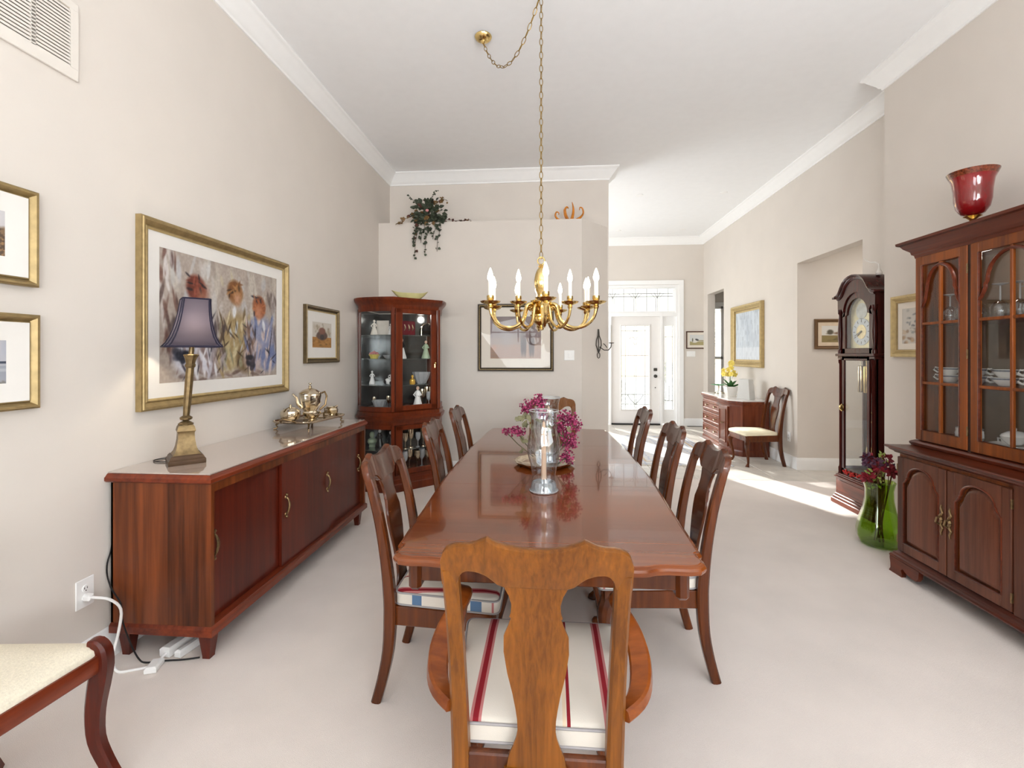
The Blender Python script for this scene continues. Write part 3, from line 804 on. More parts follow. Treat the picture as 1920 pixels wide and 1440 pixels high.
doors = [(2.112, 2.70, X1 - .038, [2.145]), (2.69, 3.31, X1 - .018, [2.735, 3.265]), (3.30, 3.90, X1 - .038, [3.855])]
for y0, y1, xf_, hs in doors:
    d = obj('door', B().box(xf_ - .018, xf_, y0, y1, .174, .80, .002), MAHOG, sb, org=SBO)
    for hy in hs:
        obj('handle', pull(hy, .53, xf_), BRONZE, d, org=SBO)
for x in (X0 + .045, X1 - .05):
    for yy in (Y0 + .05, Y1 - .05):
        obj('leg', B().loft([[(x + a * r, yy + c * r, z) for a, c in ((-1, -1), (1, -1), (1, 1), (-1, 1))] for r, z in ((.018, 0), (.0185, .012), (.031, .128))]), MAHOG, sb, org=SBO)
trk = B().box(X1 - .044, X1 - .002, Y0 + .022, Y1 - .022, .168, .175)
obj('door_track', trk, MAHOG_Y, sb, org=SBO)
SBT = .889

# table lamp
LO = (-1.886, 2.30, SBT)
lean = lambda b: b.xf(lambda p: (p[0] + .7071 * .085 * max(0, p[2] - .21), p[1] - .7071 * .085 * max(0, p[2] - .21), p[2]))      # the lamp leans a little towards the room
LCORD = [(-1.93, 2.335, .897), (-1.985, 2.375, .893), (-2.045, 2.36, .893), (-2.07, 2.315, .893), (-2.04, 2.28, .893), (-1.985, 2.275, .893), (-1.945, 2.29, .894)]
tl = thing('table_lamp', 'lit table lamp with dark navy bell shade and antique gold column', 'lamp', LO, math.radians(45))
sq4 = lambda r, z: [(r, r, z), (-r, r, z), (-r, -r, z), (r, -r, z)]
obj('base', B().loft([sq4(.079, 0), sq4(.08, .004), sq4(.08, .022), sq4(.074, .028), sq4(.072, .036), sq4(.064, .046)]), plain('dark_bronze', (72, 52, 34), .4, metal=.5, var=.2), tl)
obj('foot', B().loft([sq4(.06, .046), sq4(.05, .06), sq4(.042, .085), sq4(.037, .12), sq4(.035, .15), sq4(.036, .158), sq4(.04, .165), sq4(.036, .185), sq4(.03, .195)]), ANTIQ, tl)
obj('column', lean(B().lathe([(.03, .19), (.034, .20), (.022, .21), (.012, .215), (.026, .222), (.028, .232), (.014, .242), (.015, .26), (.0165, .3), (.018, .42), (.0175, .49), (.022, .495), (.024, .505), (.02, .512), (.021, .52), (.026, .54), (.034, .556), (.03, .56), (.012, .562), (.011, .60), (.006, .62)], 18, rib=9, amp=.05)), ANTIQ, tl)
def shade_mat():
    m = bpy.data.materials.new('navy_shade_cloth'); m.use_nodes = True
    N, L = m.node_tree.nodes, m.node_tree.links
    p = N['Principled BSDF']; p.inputs['Base Color'].default_value = lin((38, 36, 52)); p.inputs['Roughness'].default_value = .8
    t_ = N.new('ShaderNodeBsdfTranslucent'); t_.inputs[0].default_value = lin((196, 192, 206))
    nz = N.new('ShaderNodeTexNoise'); nz.inputs['Scale'].default_value = 160
    tc = N.new('ShaderNodeTexCoord'); L.new(tc.outputs['Object'], nz.inputs['Vector'])
    bp = N.new('ShaderNodeBump'); bp.inputs['Strength'].default_value = .5; bp.inputs['Distance'].default_value = .004
    L.new(nz.outputs[0], bp.inputs['Height']); L.new(bp.outputs[0], p.inputs['Normal'])
    mx = N.new('ShaderNodeMixShader'); mx.inputs[0].default_value = .6
    L.new(p.outputs[0], mx.inputs[1]); L.new(t_.outputs[0], mx.inputs[2])
    L.new(mx.outputs[0], N['Material Output'].inputs['Surface'])
    return m
def shade_ring(r, z, c=.0):
    c = r * .12
    return [(r, r - c, z), (r - c, r, z), (-r + c, r, z), (-r, r - c, z), (-r, -r + c, z), (-r + c, -r, z), (r - c, -r, z), (r, -r + c, z)]
sp_ = [(.121, .60), (.106, .618), (.091, .65), (.079, .69), (.070, .735), (.064, .78), (.060, .825), (.059, .845)]
sh = obj('shade', lean(B().loft([shade_ring(r, z) for r, z in sp_] + [shade_ring(r - .0015, z) for r, z in reversed(sp_)], loop=True)), shade_mat(), tl, sharp=25)
NAVY = plain('navy_trim', (30, 26, 48), .7)
e = B()
for k in range(8):
    pts = [shade_ring(r + .0012, z)[k] for r, z in sp_]
    e.tube(pts, .0035, 5)
for r, z in (sp_[0], sp_[-1]): e.tube(shade_ring(r + .001, z), .004, 5, closed=True)
obj('shade_trim', lean(e), NAVY, tl)
obj('bulb', lean(B().lathe([(.0, .735), (.02, .725), (.026, .705), (.02, .68), (.012, .66), (.01, .62)], 12)), glow('warm_lamp_bulb', (255, 222, 175), 6.0), tl)
LM = (Matrix.Translation(LO) @ Matrix.Rotation(math.radians(45), 4, 'Z')).inverted()
obj('cord', B().tube(LCORD, .003, 6, sub=5).xf(lambda p: tuple(LM @ Vector(p))), BLACK, tl)
ld = bpy.data.lights.new('table_lamp_light', 'POINT'); ld.energy = 15; ld.color = (1, .86, .66); ld.shadow_soft_size = .03
lo_ = bpy.data.objects.new('table_lamp_light', ld); lo_.location = (LO[0] + .042, LO[1], LO[2] + .71); COL.objects.link(lo_)

# power strip, cords
t = thing('power_strip', 'white power strip on the carpet under the sideboard near end', 'power strip', (-1.80, 2.2, 0))
o = (-1.80, 2.2, 0)
def slab_at(p0, p1, w, h, z0=.002):
    a = Vector((p0[0], p0[1], 0)); c = Vector((p1[0], p1[1], 0)); d = (c - a).normalized(); n = Vector((-d.y, d.x, 0))
    r = lambda k, z: [tuple(a + d * k - n * (w / 2 - k) + Vector((0, 0, z))), tuple(c - d * k - n * (w / 2 - k) + Vector((0, 0, z))), tuple(c - d * k + n * (w / 2 - k) + Vector((0, 0, z))), tuple(a + d * k + n * (w / 2 - k) + Vector((0, 0, z)))]
    return B().loft([r(.004, z0), r(0, z0 + .005), r(0, z0 + h - .008), r(.008, z0 + h)])
obj('housing', slab_at((-1.83, 2.10), (-1.80, 2.37), .055, .045), WHITEP, t, org=o)
obj('adapter', slab_at((-1.765, 2.10), (-1.735, 2.30), .035, .035), WHITEP, t, org=o)
obj('plug', slab_at((-1.80, 1.985), (-1.825, 2.06), .05, .028), WHITEP, t, org=o)
obj('cord', B().tube([(-2.085, 1.965, .352), (-2.05, 1.965, .35), (-2.0, 1.99, .33), (-1.975, 2.02, .27), (-1.985, 2.02, .17), (-1.995, 2.0, .06), (-1.96, 1.985, .008), (-1.9, 2.0, .006), (-1.83, 2.03, .01), (-1.82, 2.07, .02), (-1.825, 2.11, .025)], .006, 8, sub=4), WHITEP, t, org=o)
obj('wall_plug', B().box(-2.094, -2.062, 1.95, 1.98, .335, .365, .006), WHITEP, t, org=o)
tag(obj('black_cord', B().tube([(-2.092, 2.10, .62), (-2.092, 2.09, .52), (-2.088, 2.065, .46), (-2.088, 2.065, .40), (-2.06, 2.06, .34), (-2.0, 2.045, .28), (-1.985, 2.04, .2), (-1.955, 2.055, .08), (-1.93, 2.07, .008), (-1.88, 2.055, .006), (-1.8, 2.075, .006), (-1.72, 2.09, .006), (-1.66, 2.11, .006)], .0038, 6, sub=4), BLACK, loc=(-1.92, 2.1, 0)), 'thin black cord running down the wall and along the carpet by the power strip', 'cord')

# ------------------------------------------------------------------ silver tea service
TO = (-1.875, 3.56, SBT + .002)
def rrect(hx, hy, r, n=5, scal=0):
    pts = []
    for cx, cy, a0 in ((hx - r, -hy + r, -PI / 2), (hx - r, hy - r, 0), (-hx + r, hy - r, PI / 2), (-hx + r, -hy + r, PI)):
        for k in range(n + 1):
            a = a0 + PI / 2 * k / n
            pts.append((cx + r * math.cos(a), cy + r * math.sin(a)))
    return pts
tr = thing('silver_tray', 'footed silver serving tray on the sideboard carrying the tea set', 'tray', TO, -.12)
ring = lambda k, z: [(x * k, y_ * k, z) for x, y_ in rrect(.165, .27, .07)]
obj('tray_plate', B().loft([ring(.9, .044), ring(.94, .045), ring(.985, .054), ring(1.0, .060), ring(1.0, .063), ring(.98, .058), ring(.93, .050), ring(.9, .048)]), SILVER, tr)
for x in (-.125, .125):
    for yy in (-.2, .2):
        sx, sy = (1 if x > 0 else -1), (1 if yy > 0 else -1)
        obj('foot', B().tube([(x, yy, .046), (x + sx * .012, yy + sy * .02, .03), (x + sx * .004, yy + sy * .012, .014), (x + sx * .01, yy + sy * .02, .004), (x + sx * .022, yy + sy * .035, .004)], [.009, .007, .005, .006, .004], 7), BRONZE, tr)
for s_ in (-1, 1):
    obj('handle', B().tube([(-.06, s_ * .262, .058), (-.05, s_ * .29, .075), (0, s_ * .31, .088), (.05, s_ * .29, .075), (.06, s_ * .262, .058)], .008, 8), BRONZE, tr)
def vessel(name, label, cat, loc, prof, rib=0, amp=0, rz=0, spout=None, handle=None, lid=None, feet=0):
    t = thing(name, label, cat, loc, rz, 'silver tea service')
    obj('body', B().lathe(prof, 24, rib=rib, amp=amp), SILVER, t)
    if spout: obj('spout', B().tube(*spout), SILVER, t)
    if handle: obj('handle', B().tube(*handle), BRONZE, t)
    if lid: obj('lid', B().lathe(lid, 20), SILVER, t)
    if feet:
        for k in range(feet):
            a = 2 * PI * k / feet + .4
            obj('foot', B().tube([(prof[1][0] * .8 * math.cos(a), prof[1][0] * .8 * math.sin(a), .02), (prof[1][0] * math.cos(a), prof[1][0] * math.sin(a), 0.002)], [.006, .004], 6), SILVER, t)
    return t
zt = SBT + .05
vessel('coffee_pot', 'tall fluted silver coffee pot with finial, in the middle of the tray', 'pot', (-1.90, 3.60, zt),
       [(.0, .004), (.05, .004), (.052, .012), (.03, .02), (.036, .035), (.055, .075), (.072, .13), (.08, .18), (.078, .195), (.082, .2), (.0, .2)], 12, .03, .5,
       ([(-.06, -.02, .09), (-.09, -.03, .12), (-.1, -.035, .17), (-.125, -.042, .2)], [.016, .013, .01, .008], 8),
       ([(.07, .03, .19), (.11, .045, .205), (.125, .05, .17), (.115, .047, .1), (.07, .03, .06)], .008, 8),
       [(.084, .2), (.08, .206), (.05, .228), (.02, .238), (.008, .246), (.014, .255), (.006, .262), (.004, .268), (.013, .276), (.012, .28), (0, .284)])
vessel('teapot', 'squat silver teapot with pointed lid at the tray end nearest the lamp', 'pot', (-1.96, 3.42, zt),
       [(.0, .006), (.04, .006), (.062, .02), (.072, .05), (.068, .078), (.055, .088), (0, .088)], 10, .03, -.6,
       ([(.055, 0, .04), (.09, 0, .06), (.105, 0, .085)], [.013, .01, .007], 8),
       ([(-.06, 0, .075), (-.1, 0, .085), (-.105, 0, .05), (-.062, 0, .03)], .007, 8),
       [(.056, .088), (.05, .094), (.02, .106), (.006, .112), (.01, .122), (.004, .132), (0, .134)])
vessel('sugar_bowl', 'open silver sugar bowl with scalloped rim at the front of the tray', 'bowl', (-1.80, 3.44, zt),
       [(.0, .006), (.028, .006), (.02, .014), (.045, .03), (.062, .055), (.066, .07), (.063, .07), (.058, .056), (.03, .03), (0, .022)], 8, .04, 0,
       None, ([(.058, 0, .06), (.09, 0, .066), (.088, 0, .03), (.05, 0, .028)], .005, 7))
vessel('creamer', 'small silver creamer on the tray end nearest the corner cabinet', 'jug', (-1.80, 3.765, zt),
       [(.0, .006), (.03, .006), (.024, .012), (.042, .03), (.048, .05), (.04, .066), (.046, .075), (.043, .075), (.036, .064), (0, .03)], 8, .03, 1.2,
       ([(.03, 0, .064), (.05, 0, .074), (.06, 0, .08)], [.012, .009, .006], 7), ([(-.04, 0, .065), (-.075, 0, .07), (-.072, 0, .03), (-.04, 0, .028)], .005, 7))
tag(obj('spoon', B().tube([(-1.802, 3.45, zt + .06), (-1.795, 3.50, zt + .095), (-1.79, 3.56, zt + .135)], [.004, .003, .005], 6).ball((-1.80, 3.435, zt + .05), .012, 8, (1, 1.4, .5)), SILVER, loc=(-1.80, 3.44, zt + .05)), 'silver spoon standing in the sugar bowl', 'spoon')

# ------------------------------------------------------------------ corner china cabinet (canted, bowed sides)
CO = (-1.75, 5.3, 0)
cc = thing('china_cabinet', 'cherry corner china cabinet with curved glass sides full of figurines', 'cabinet', CO)
def plan(ins=0.0):
    A = Vector((.012, -.63)); Bp = Vector((.47, -.86)); c1 = Vector((.05, -.88))
    pts = [A * (1 - t) ** 2 + c1 * 2 * t * (1 - t) + Bp * t * t for t in [i / 8 for i in range(9)]]
    mir = [Vector((-p.y, -p.x)) for p in reversed(pts)]
    P = pts + mir
    out = []
    for i, p in enumerate(P):
        a = P[max(i - 1, 0)]; b_ = P[min(i + 1, len(P) - 1)]
        tt = (b_ - a).normalized(); n = Vector((tt.y, -tt.x))
        out.append((p.x - n.x * ins + XL + .004, p.y - n.y * ins + YB - .004))
    return out
CORN = (XL + .012, YB - .012)
def solid(ins, z0, z1): return B().prism(plan(ins) + [CORN], z0, z1)
def band(prof): return B().sweep(plan(), prof)
cz0, cz1 = .885, 1.925
obj('base', solid(.005, .0, .17).join(band([(-.02, 0), (.012, 0), (.012, .075), (.004, .085), (.004, .12), (-.004, .135), (-.02, .135)])), CURIO, cc, org=CO)
wst = solid(.012, .715, .80).join(band([(-.02, .70), (.0, .70), (.006, .735), (.018, .75), (.03, .775), (.032, .79), (.012, .80), (.012, .835), (.004, .84), (-.02, .845)])).join(solid(.014, .80, .85))
obj('waist', wst, CURIO, cc, org=CO)
obj('cornice', solid(.012, 1.95, 2.035).join(band([(-.02, 1.935), (.0, 1.935), (.004, 1.965), (.016, 1.985), (.04, 2.01), (.05, 2.03), (.05, 2.045), (-.02, 2.045)])), CURIO, cc, org=CO)
pp = plan(.004)
def at(i): return pp[i]
def stile(i, z0, z1, w=.032, d=.016):
    a = Vector(pp[max(i - 1, 0)]); c = Vector(pp[min(i + 1, len(pp) - 1)]); t_ = (c - a).normalized()
    return B().bar([(at(i)[0], at(i)[1], z0), (at(i)[0], at(i)[1], z1)], w / 2, d, (t_.x, t_.y, 0))
st = B()
for z0, z1 in ((.17, .70), (.845, 1.94)):
    for i in (0, 8, 9, 17): st.join(stile(i, z0, z1, .036))
obj('corner_post', st, CURIO, cc, org=CO)
def inset_rail(i0, i1, z0, z1):
    return B().sweep(plan(.004)[i0:i1 + 1], [(-.012, z0), (.006, z0), (.006, z1), (-.012, z1)])
def lerp2(a, b_, t_): return (a[0] + (b_[0] - a[0]) * t_, a[1] + (b_[1] - a[1]) * t_)
for zb, zt_ in ((.17, .70), (.845, 1.94)):
    for i0, i1 in ((0, 8), (9, 17)):
        p_ = obj('curved_rail', inset_rail(i0, i1, zb, zb + .05), CURIO, cc, org=CO)
        obj('curved_rail', inset_rail(i0, i1, zt_ - .04, zt_), CURIO, cc, org=CO)
        g = plan(.004)[i0:i1 + 1]
        v = [(x, yy, zb + .05) for x, yy in g] + [(x, yy, zt_ - .04) for x, yy in g]; n = len(g)
        obj('pane', B().add(v, [(k, k + 1, n + k + 1, n + k) for k in range(n - 1)]), GLASS, p_, org=CO)
    a, c = pp[8], pp[9]
    d_ = B()
    for t0, t1 in ((.06, .19), (.83, .94)):
        d_.bar([lerp2(a, c, (t0 + t1) / 2) + (zb + .01,), lerp2(a, c, (t0 + t1) / 2) + (zt_ - .01,)], .61 * (t1 - t0) / 2, .014, (c[0] - a[0], c[1] - a[1], 0))
    for z0, z1 in ((zb + .005, zb + .06), (zt_ - .055, zt_ - .005)):
        d_.bar([lerp2(a, c, .06) + ((z0 + z1) / 2,), lerp2(a, c, .94) + ((z0 + z1) / 2,)], (z1 - z0) / 2, .014, (0, 0, 1))
    dr = obj('door', d_, CURIO, cc, org=CO)
    q0, q1 = lerp2(a, c, .19), lerp2(a, c, .83)
    obj('pane', B().add([q0 + (zb + .06,), q1 + (zb + .06,), q1 + (zt_ - .055,), q0 + (zt_ - .055,)], [(0, 1, 2, 3)]), GLASS, dr, org=CO)
    if zb > .5:
        k_ = lerp2(a, c, .9)
        obj('knob', B().ball((k_[0] + .02, k_[1] - .02, 1.35), .012, 10).tube([(k_[0] + .012, k_[1] - .012, 1.35), (k_[0] + .014, k_[1] - .014, 1.30)], .005, 6), BRASS, dr, org=CO)
bk = B().box(XL + .006, XL + .012, YB - .60, YB - .012, .17, 1.94).box(XL + .012, XL + .60, YB - .012, YB - .006, .17, 1.94)
obj('mirror_back', bk, DARKMIR, cc, org=CO)
SHZ = [.20, .43, .86, 1.12, 1.40, 1.655]
for z in SHZ:
    if z in (.20, .86): continue
    obj('shelf', B().prism(plan(.03) + [(XL + .02, YB - .02)], z - .007, z), plain('shelf_glass_%d' % int(z * 1000), (220, 232, 228), .05, trans=.9, var=0), cc, org=CO)
floor_ = solid(.02, .17, .20)
obj('lower_floor', floor_, CURIO, cc, org=CO)
# contents: u = along the front diagonal seen from the room (left to right), d = back from the front face
def cpos(u, d):
    if u < -.18:      # behind the curved left glass
        a, b_ = {-.36: (.18, -.62), -.40: (.15, -.60), -.20: (.40, -.72), -.22: (.37, -.70), -.38: (.24, -.52), -.30: (.265, -.68)}[u]
        return (XL + a, YB + b_)
    fx, fy = .47, -.86; gx, gy = .86, -.47
    return (XL + .665 + .7071 * u - .7071 * d, YB - .665 + .7071 * u + .7071 * d)
CW = plain('cream_bisque', (232, 226, 214), .45); WHI = plain('white_bisque', (244, 243, 240), .4, var=.01)
GREENF = plain('pale_green_glaze', (172, 190, 160), .4); YEL = plain('yellow_glaze', (222, 206, 110), .35); PINKG = plain('pink_glaze', (206, 140, 140), .4); REDV = plain('burgundy_velvet', (110, 22, 36), .8)
GOLDG = plain('amber_glass_piece', (206, 160, 60), .2, metal=.3); BLK = plain('black_glaze', (28, 28, 30), .25); SKIN = plain('figurine_flesh', (226, 190, 166), .5)
def figurine(label, u, d, z, h, skirt, top=None, head=SKIN, lean=0.0, rz=0.0):
    x, y_ = cpos(u, d)
    t = thing('figurine', label, 'figurine', (x, y_, z + .001), rz, 'figurines in the corner cabinet')
    s_ = h / .2
    obj('gown', B().lathe([(0, 0), (.045 * s_, 0), (.047 * s_, .008 * s_), (.034 * s_, .05 * s_), (.022 * s_, .10 * s_), (.014 * s_, .122 * s_), (.02 * s_, .145 * s_), (.017 * s_, .158 * s_), (.007 * s_, .163 * s_), (.006 * s_, .17 * s_), (0, .171 * s_)], 16, rib=7, amp=.05), skirt, t)
    obj('head', B().ball((0, 0, .183 * s_), .0165 * s_, 10, (1, 1, 1.15)), head, t)
    obj('arms', B().tube([(-.018 * s_, 0, .15 * s_), (-.036 * s_, -.012 * s_, .12 * s_), (-.012 * s_, -.03 * s_, .105 * s_)], .006 * s_, 6).tube([(.018 * s_, 0, .15 * s_), (.036 * s_, -.012 * s_, .12 * s_), (.014 * s_, -.03 * s_, .11 * s_)], .006 * s_, 6), top or skirt, t)
    if top: obj('shawl', B().lathe([(.026 * s_, .118 * s_), (.023 * s_, .14 * s_), (.019 * s_, .157 * s_), (.012 * s_, .162 * s_)], 14), top, t)
    return t
figurine('cream angel figurine on the top shelf behind the curved glass', -.36, .10, 1.655, .17, CW, None, CW)
figurine('small white figurine beside the centre post on the top shelf', -.20, .05, 1.655, .12, WHI, None, WHI)
figurine('lady figurine in a pale green gown on the second shelf, right side', .17, .09, 1.40, .20, GREENF, GREENF)
figurine('slim white lady figurine on the second shelf just right of the centre post', -.10, .14, 1.40, .22, WHI, BLK)
figurine('tall white bride figurine on the cabinet floor, right of the centre post', .06, .075, .86, .235, WHI, WHI)
figurine('white praying figurine on the third shelf, far left', -.40, .05, 1.12, .145, WHI, None, WHI, rz=.4)
def single(name, label, cat, u, d, z, b, mat, group='ornaments in the corner cabinet'):
    x, y_ = cpos(u, d)
    o = obj(name, b.mv(x, y_, z + .001), mat, loc=(x, y_, z + .001))
    return tag(o, label, cat, group)
single('picture_card', 'pale card standing behind the cream angel figurine', 'card', -.38, .18, 1.655, B().box(-.07, .07, -.003, .003, 0, .17, .001), CW)
x, y_ = cpos(-.02, .16)
t = thing('gift_box', 'burgundy open case with silver pieces on the top shelf', 'box', (x, y_, 1.656), PI / 4, 'ornaments in the corner cabinet')
obj('case', B().box(-.09, .09, -.02, .02, 0, .16, .01), REDV, t)
for q in (-.05, 0, .045): obj('silver_piece', B().tube([(q, -.024, .05), (q + .012, -.026, .08), (q, -.024, .12)], [.005, .01, .004], 7), SILVER, t)
x, y_ = cpos(.19, .12)
t = thing('domed_clock', 'dark arched ornament with a clear dome at right of the top shelf', 'ornament', (x, y_, 1.656), PI / 4, 'ornaments in the corner cabinet')
obj('dome', B().prism([(-.07, 0), (.07, 0), (.07, .07)] + [(.07 * math.cos(a * PI / 10), .07 + .07 * math.sin(a * PI / 10)) for a in range(1, 10)] + [(-.07, .07)], -.02, .02, 'y'), BLK, t)
obj('rim', B().tube([(.07, -.021, 0), (.07, -.021, .07)] + [(.07 * math.cos(a * PI / 10), -.021, .07 + .07 * math.sin(a * PI / 10)) for a in range(1, 10)] + [(-.07, -.021, .07), (-.07, -.021, 0)], .005, 6), SILVER, t)
x, y_ = cpos(-.36, .05)
t = thing('flower_basket', 'small yellow-green ceramic bowl of pink flowers, second shelf left', 'ornament', (x, y_, 1.401), 0, 'ornaments in the corner cabinet')
obj('bowl', B().lathe([(0, 0), (.04, 0), (.045, .02), (.062, .045), (.058, .046), (0, .03)], 16, rib=8, amp=.04), YEL, t)
b = B()
for k in range(14):
    a = k * 2.4; r = .045 * math.sqrt(k / 14)
    b.ball((r * math.cos(a), r * math.sin(a), .052 + .02 * (1 - r / .045)), .014, 8)
obj('flowers', b, PINKG, t)
def crystal_bowl(label, u, d, z, r, h):
    return single('crystal_bowl', label, 'bowl', u, d, z, B().lathe([(0, 0), (r * .45, 0), (r * .5, h * .08), (r * .75, h * .4), (r, h), (r * .95, h), (r * .66, h * .42), (r * .4, h * .16), (0, h * .14)], 24, rib=12, amp=.05), CRYSTAL)
crystal_bowl('large fluted crystal bowl on the third shelf, right side', .13, .12, 1.12, .10, .13)
crystal_bowl('cut crystal dish on the cabinet floor behind the curved glass', -.30, .12, .86, .08, .09)
crystal_bowl('low crystal dish at the left of the second shelf', -.22, .12, 1.40, .06, .04)
single('perfume_bottle', 'small amber bottle on the third shelf beside the centre post', 'bottle', -.02, .05, 1.12, B().lathe([(0, 0), (.028, 0), (.032, .02), (.03, .05), (.012, .065), (.01, .075), (.016, .08), (.012, .1), (0, .104)], 14), GOLDG)
x, y_ = cpos(-.22, .04)
t = thing('panda_figurine', 'black and white bear figurine on the third shelf by the centre post', 'figurine', (x, y_, 1.121), 0, 'ornaments in the corner cabinet')
obj('body', B().ball((0, 0, .035), .036, 10, (1.2, .9, 1)).ball((.03, -.02, .085), .028, 10), WHI, t)
obj('markings', B().ball((-.03, -.012, .03), .022, 8).ball((.035, -.02, .02), .02, 8).ball((.012, -.015, .11), .011, 7).ball((.05, -.02, .11), .011, 7).ball((.025, -.046, .09), .008, 7), BLK, t)
def goblet(label, u, d, z, h, mat, name='goblet', group='glass and silver on the lower shelves'):
    s_ = h / .16
    return single(name, label, 'glass' if mat is not SILVER else 'cup', u, d, z, B().lathe([(0, 0), (.03 * s_, 0), (.028 * s_, .005 * s_), (.006 * s_, .014 * s_), (.005 * s_, .06 * s_), (.012 * s_, .07 * s_), (.03 * s_, .09 * s_), (.036 * s_, .125 * s_), (.033 * s_, .16 * s_), (.031 * s_, .16 * s_), (.033 * s_, .125 * s_), (.027 * s_, .094 * s_), (0, .078 * s_)], 16).xf(lambda p: (p[0] * .8, p[1] * .8, p[2])), mat, group)
gl = 'silver goblets and crystal glasses standing in the corner cabinet'
for k, (u, d, z, h, m_) in enumerate([(.14, .12, .86, .2, SILVER), (.19, .06, .86, .17, CRYSTAL), (.22, .15, .86, .22, SILVER), (-.36, .05, .86, .12, SILVER), (-.22, .04, .86, .14, SILVER), (-.15, .12, .86, .2, CRYSTAL),
                                      (-.10, .06, .43, .17, SILVER), (-.02, .09, .43, .2, SILVER), (.06, .07, .43, .16, CRYSTAL), (.13, .08, .43, .2, SILVER), (.19, .07, .43, .15, CRYSTAL),
                                      (-.10, .07, .201, .2, CRYSTAL), (-.03, .10, .201, .22, SILVER), (.05, .07, .201, .19, SILVER), (.12, .09, .201, .2, CRYSTAL), (.18, .07, .201, .18, SILVER)]):
    where = {.86: 'on the floor of the upper case', .43: 'on the lower case shelf', .201: 'at the very bottom of the cabinet'}[z]
    side = {-.36: 'at far left', -.22: 'left of the post', -.15: 'close behind the post', -.10: 'leftmost behind the door', -.03: 'second behind the door', -.02: 'second behind the door', .05: 'third behind the door', .06: 'third behind the door', .10: 'near the bride figurine', .12: 'fourth behind the door', .13: 'fourth behind the door', .14: 'near the bride figurine', .17: 'toward the door knob', .18: 'last behind the door', .19: 'last behind the door', .22: 'beside the right glass side'}[u]
    goblet(('silver goblet ' if m_ is SILVER else 'crystal goblet ') + where + ', ' + side, u, d, z, h, m_)
figurine('dark cloaked figurine in the lower case, behind the curved glass', -.30, .08, .43, .2, BLK, BLK, WHI)
figurine('second dark figurine in the lower case, close to the centre post', -.20, .07, .43, .19, BLK, BLK, WHI)
x, y_ = cpos(-.40, .06)
t = thing('angel_bust', 'pale blue-green bust on the lower case shelf, far left', 'ornament', (x, y_, .431), 0, 'ornaments in the corner cabinet')
obj('shoulders', B().lathe([(0, 0), (.035, 0), (.03, .02), (.05, .05), (.045, .08), (.016, .095), (.014, .105), (0, .106)], 14), GREENF, t)
obj('head', B().ball((0, 0, .13), .03, 10, (1, 1, 1.2)), GREENF, t)
cl = bpy.data.lights.new('cabinet_fill', 'POINT'); cl.energy = 2.2; cl.color = (1, .95, .88); cl.shadow_soft_size = .04  # fill lamp added to brighten the figurines; no fitting is built
clo = bpy.data.objects.new('cabinet_fill', cl); clo.location = (XL + .42, YB - .42, 1.90); COL.objects.link(clo)
# pale yellow boat bowl on top
x, y_ = cpos(0, .14)
rings = []
for k, (sx, sz) in enumerate(((.45, 0), (.5, .004), (.8, .03), (1.0, .07), (.97, .072), (.75, .036), (.4, .012))):
    rings.append([(.20 * sx * math.cos(a) * (1 + .0 * k), .075 * sx * math.sin(a), sz + (.03 * (abs(math.cos(a)) ** 4) * (sx if k in (2, 3, 4, 5) else 0))) for a in [2 * PI * j / 28 for j in range(28)]])
bw = B().loft(rings).rot(PI / 4 - .35).mv(x, y_, 2.046)
tag(obj('boat_bowl', bw, plain('pale_yellow_glass', (214, 208, 150), .25, var=.08, coat=.4), loc=(x, y_, 2.046)), 'pale yellow boat shaped bowl on top of the corner china cabinet', 'bowl')

# ------------------------------------------------------------------ plant ledge
rnd = random.Random(11)
ivy = thing('trailing_plant', 'trailing artificial ivy plant spilling over the back wall ledge', 'plant', (-1.48, 5.80, 3.066))
io = (-1.48, 5.80, 3.066)
obj('pot', B().lathe([(0, 0), (.07, 0), (.085, .10), (.09, .105), (.08, .11), (0, .1)], 16), plain('clay_pot', (104, 66, 44), .8), ivy)
leaves = {0: B(), 1: B(), 2: B()}; stems = B()
def leaf(b, p, d, n, L, W):
    d = d.normalized(); s_ = d.cross(n).normalized(); u = s_.cross(d)
    q = [p, p + d * L * .35 + s_ * W + u * L * .08, p + d * L * .8 + s_ * W * .55, p + d * L - u * L * .1, p + d * L * .8 - s_ * W * .55, p + d * L * .35 - s_ * W + u * L * .08, p + d * L * .45 - u * L * .05]
    b.add(q, [(0, 1, 6), (1, 2, 6), (2, 3, 6), (3, 4, 6), (4, 5, 6), (5, 0, 6)])
def vine(path, n, size, kind, fade=.45, spread=.022):
    P = [Vector(p) for p in path]
    stems.tube(path, .0028, 5)
    for k in range(n):
        t_ = (k + .5) / n * (len(P) - 1); i = min(int(t_), len(P) - 2); p = P[i].lerp(P[i + 1], t_ - i)
        d = Vector((rnd.uniform(-1, 1), rnd.uniform(-1.1, .1), rnd.uniform(-1, .35)))
        s_ = size * (1 - fade * k / n) * rnd.uniform(.75, 1.2)
        leaf(leaves[kind if rnd.random() < .8 else rnd.randrange(3)], p + Vector((rnd.uniform(-1, 1), rnd.uniform(-1, .3), rnd.uniform(-1, 1))) * spread, d, Vector((rnd.uniform(-.4, .4), -1, rnd.uniform(-.2, .8))), s_, s_ * .48)
F = YB - 5.80
for k in range(150):    # dense middle
    a = rnd.uniform(0, 2 * PI); r = rnd.uniform(.02, .19)
    p = Vector((r * math.cos(a) * 1.05, -.10 + rnd.uniform(-.10, .06), .10 + r * math.sin(a) * .95))
    leaf(leaves[0 if rnd.random() < .75 else rnd.randrange(3)], p, Vector((math.cos(a), rnd.uniform(-1, 0), math.sin(a) - .4)), Vector((rnd.uniform(-.5, .5), -1, rnd.uniform(0, .8))), rnd.uniform(.05, .085), .026)
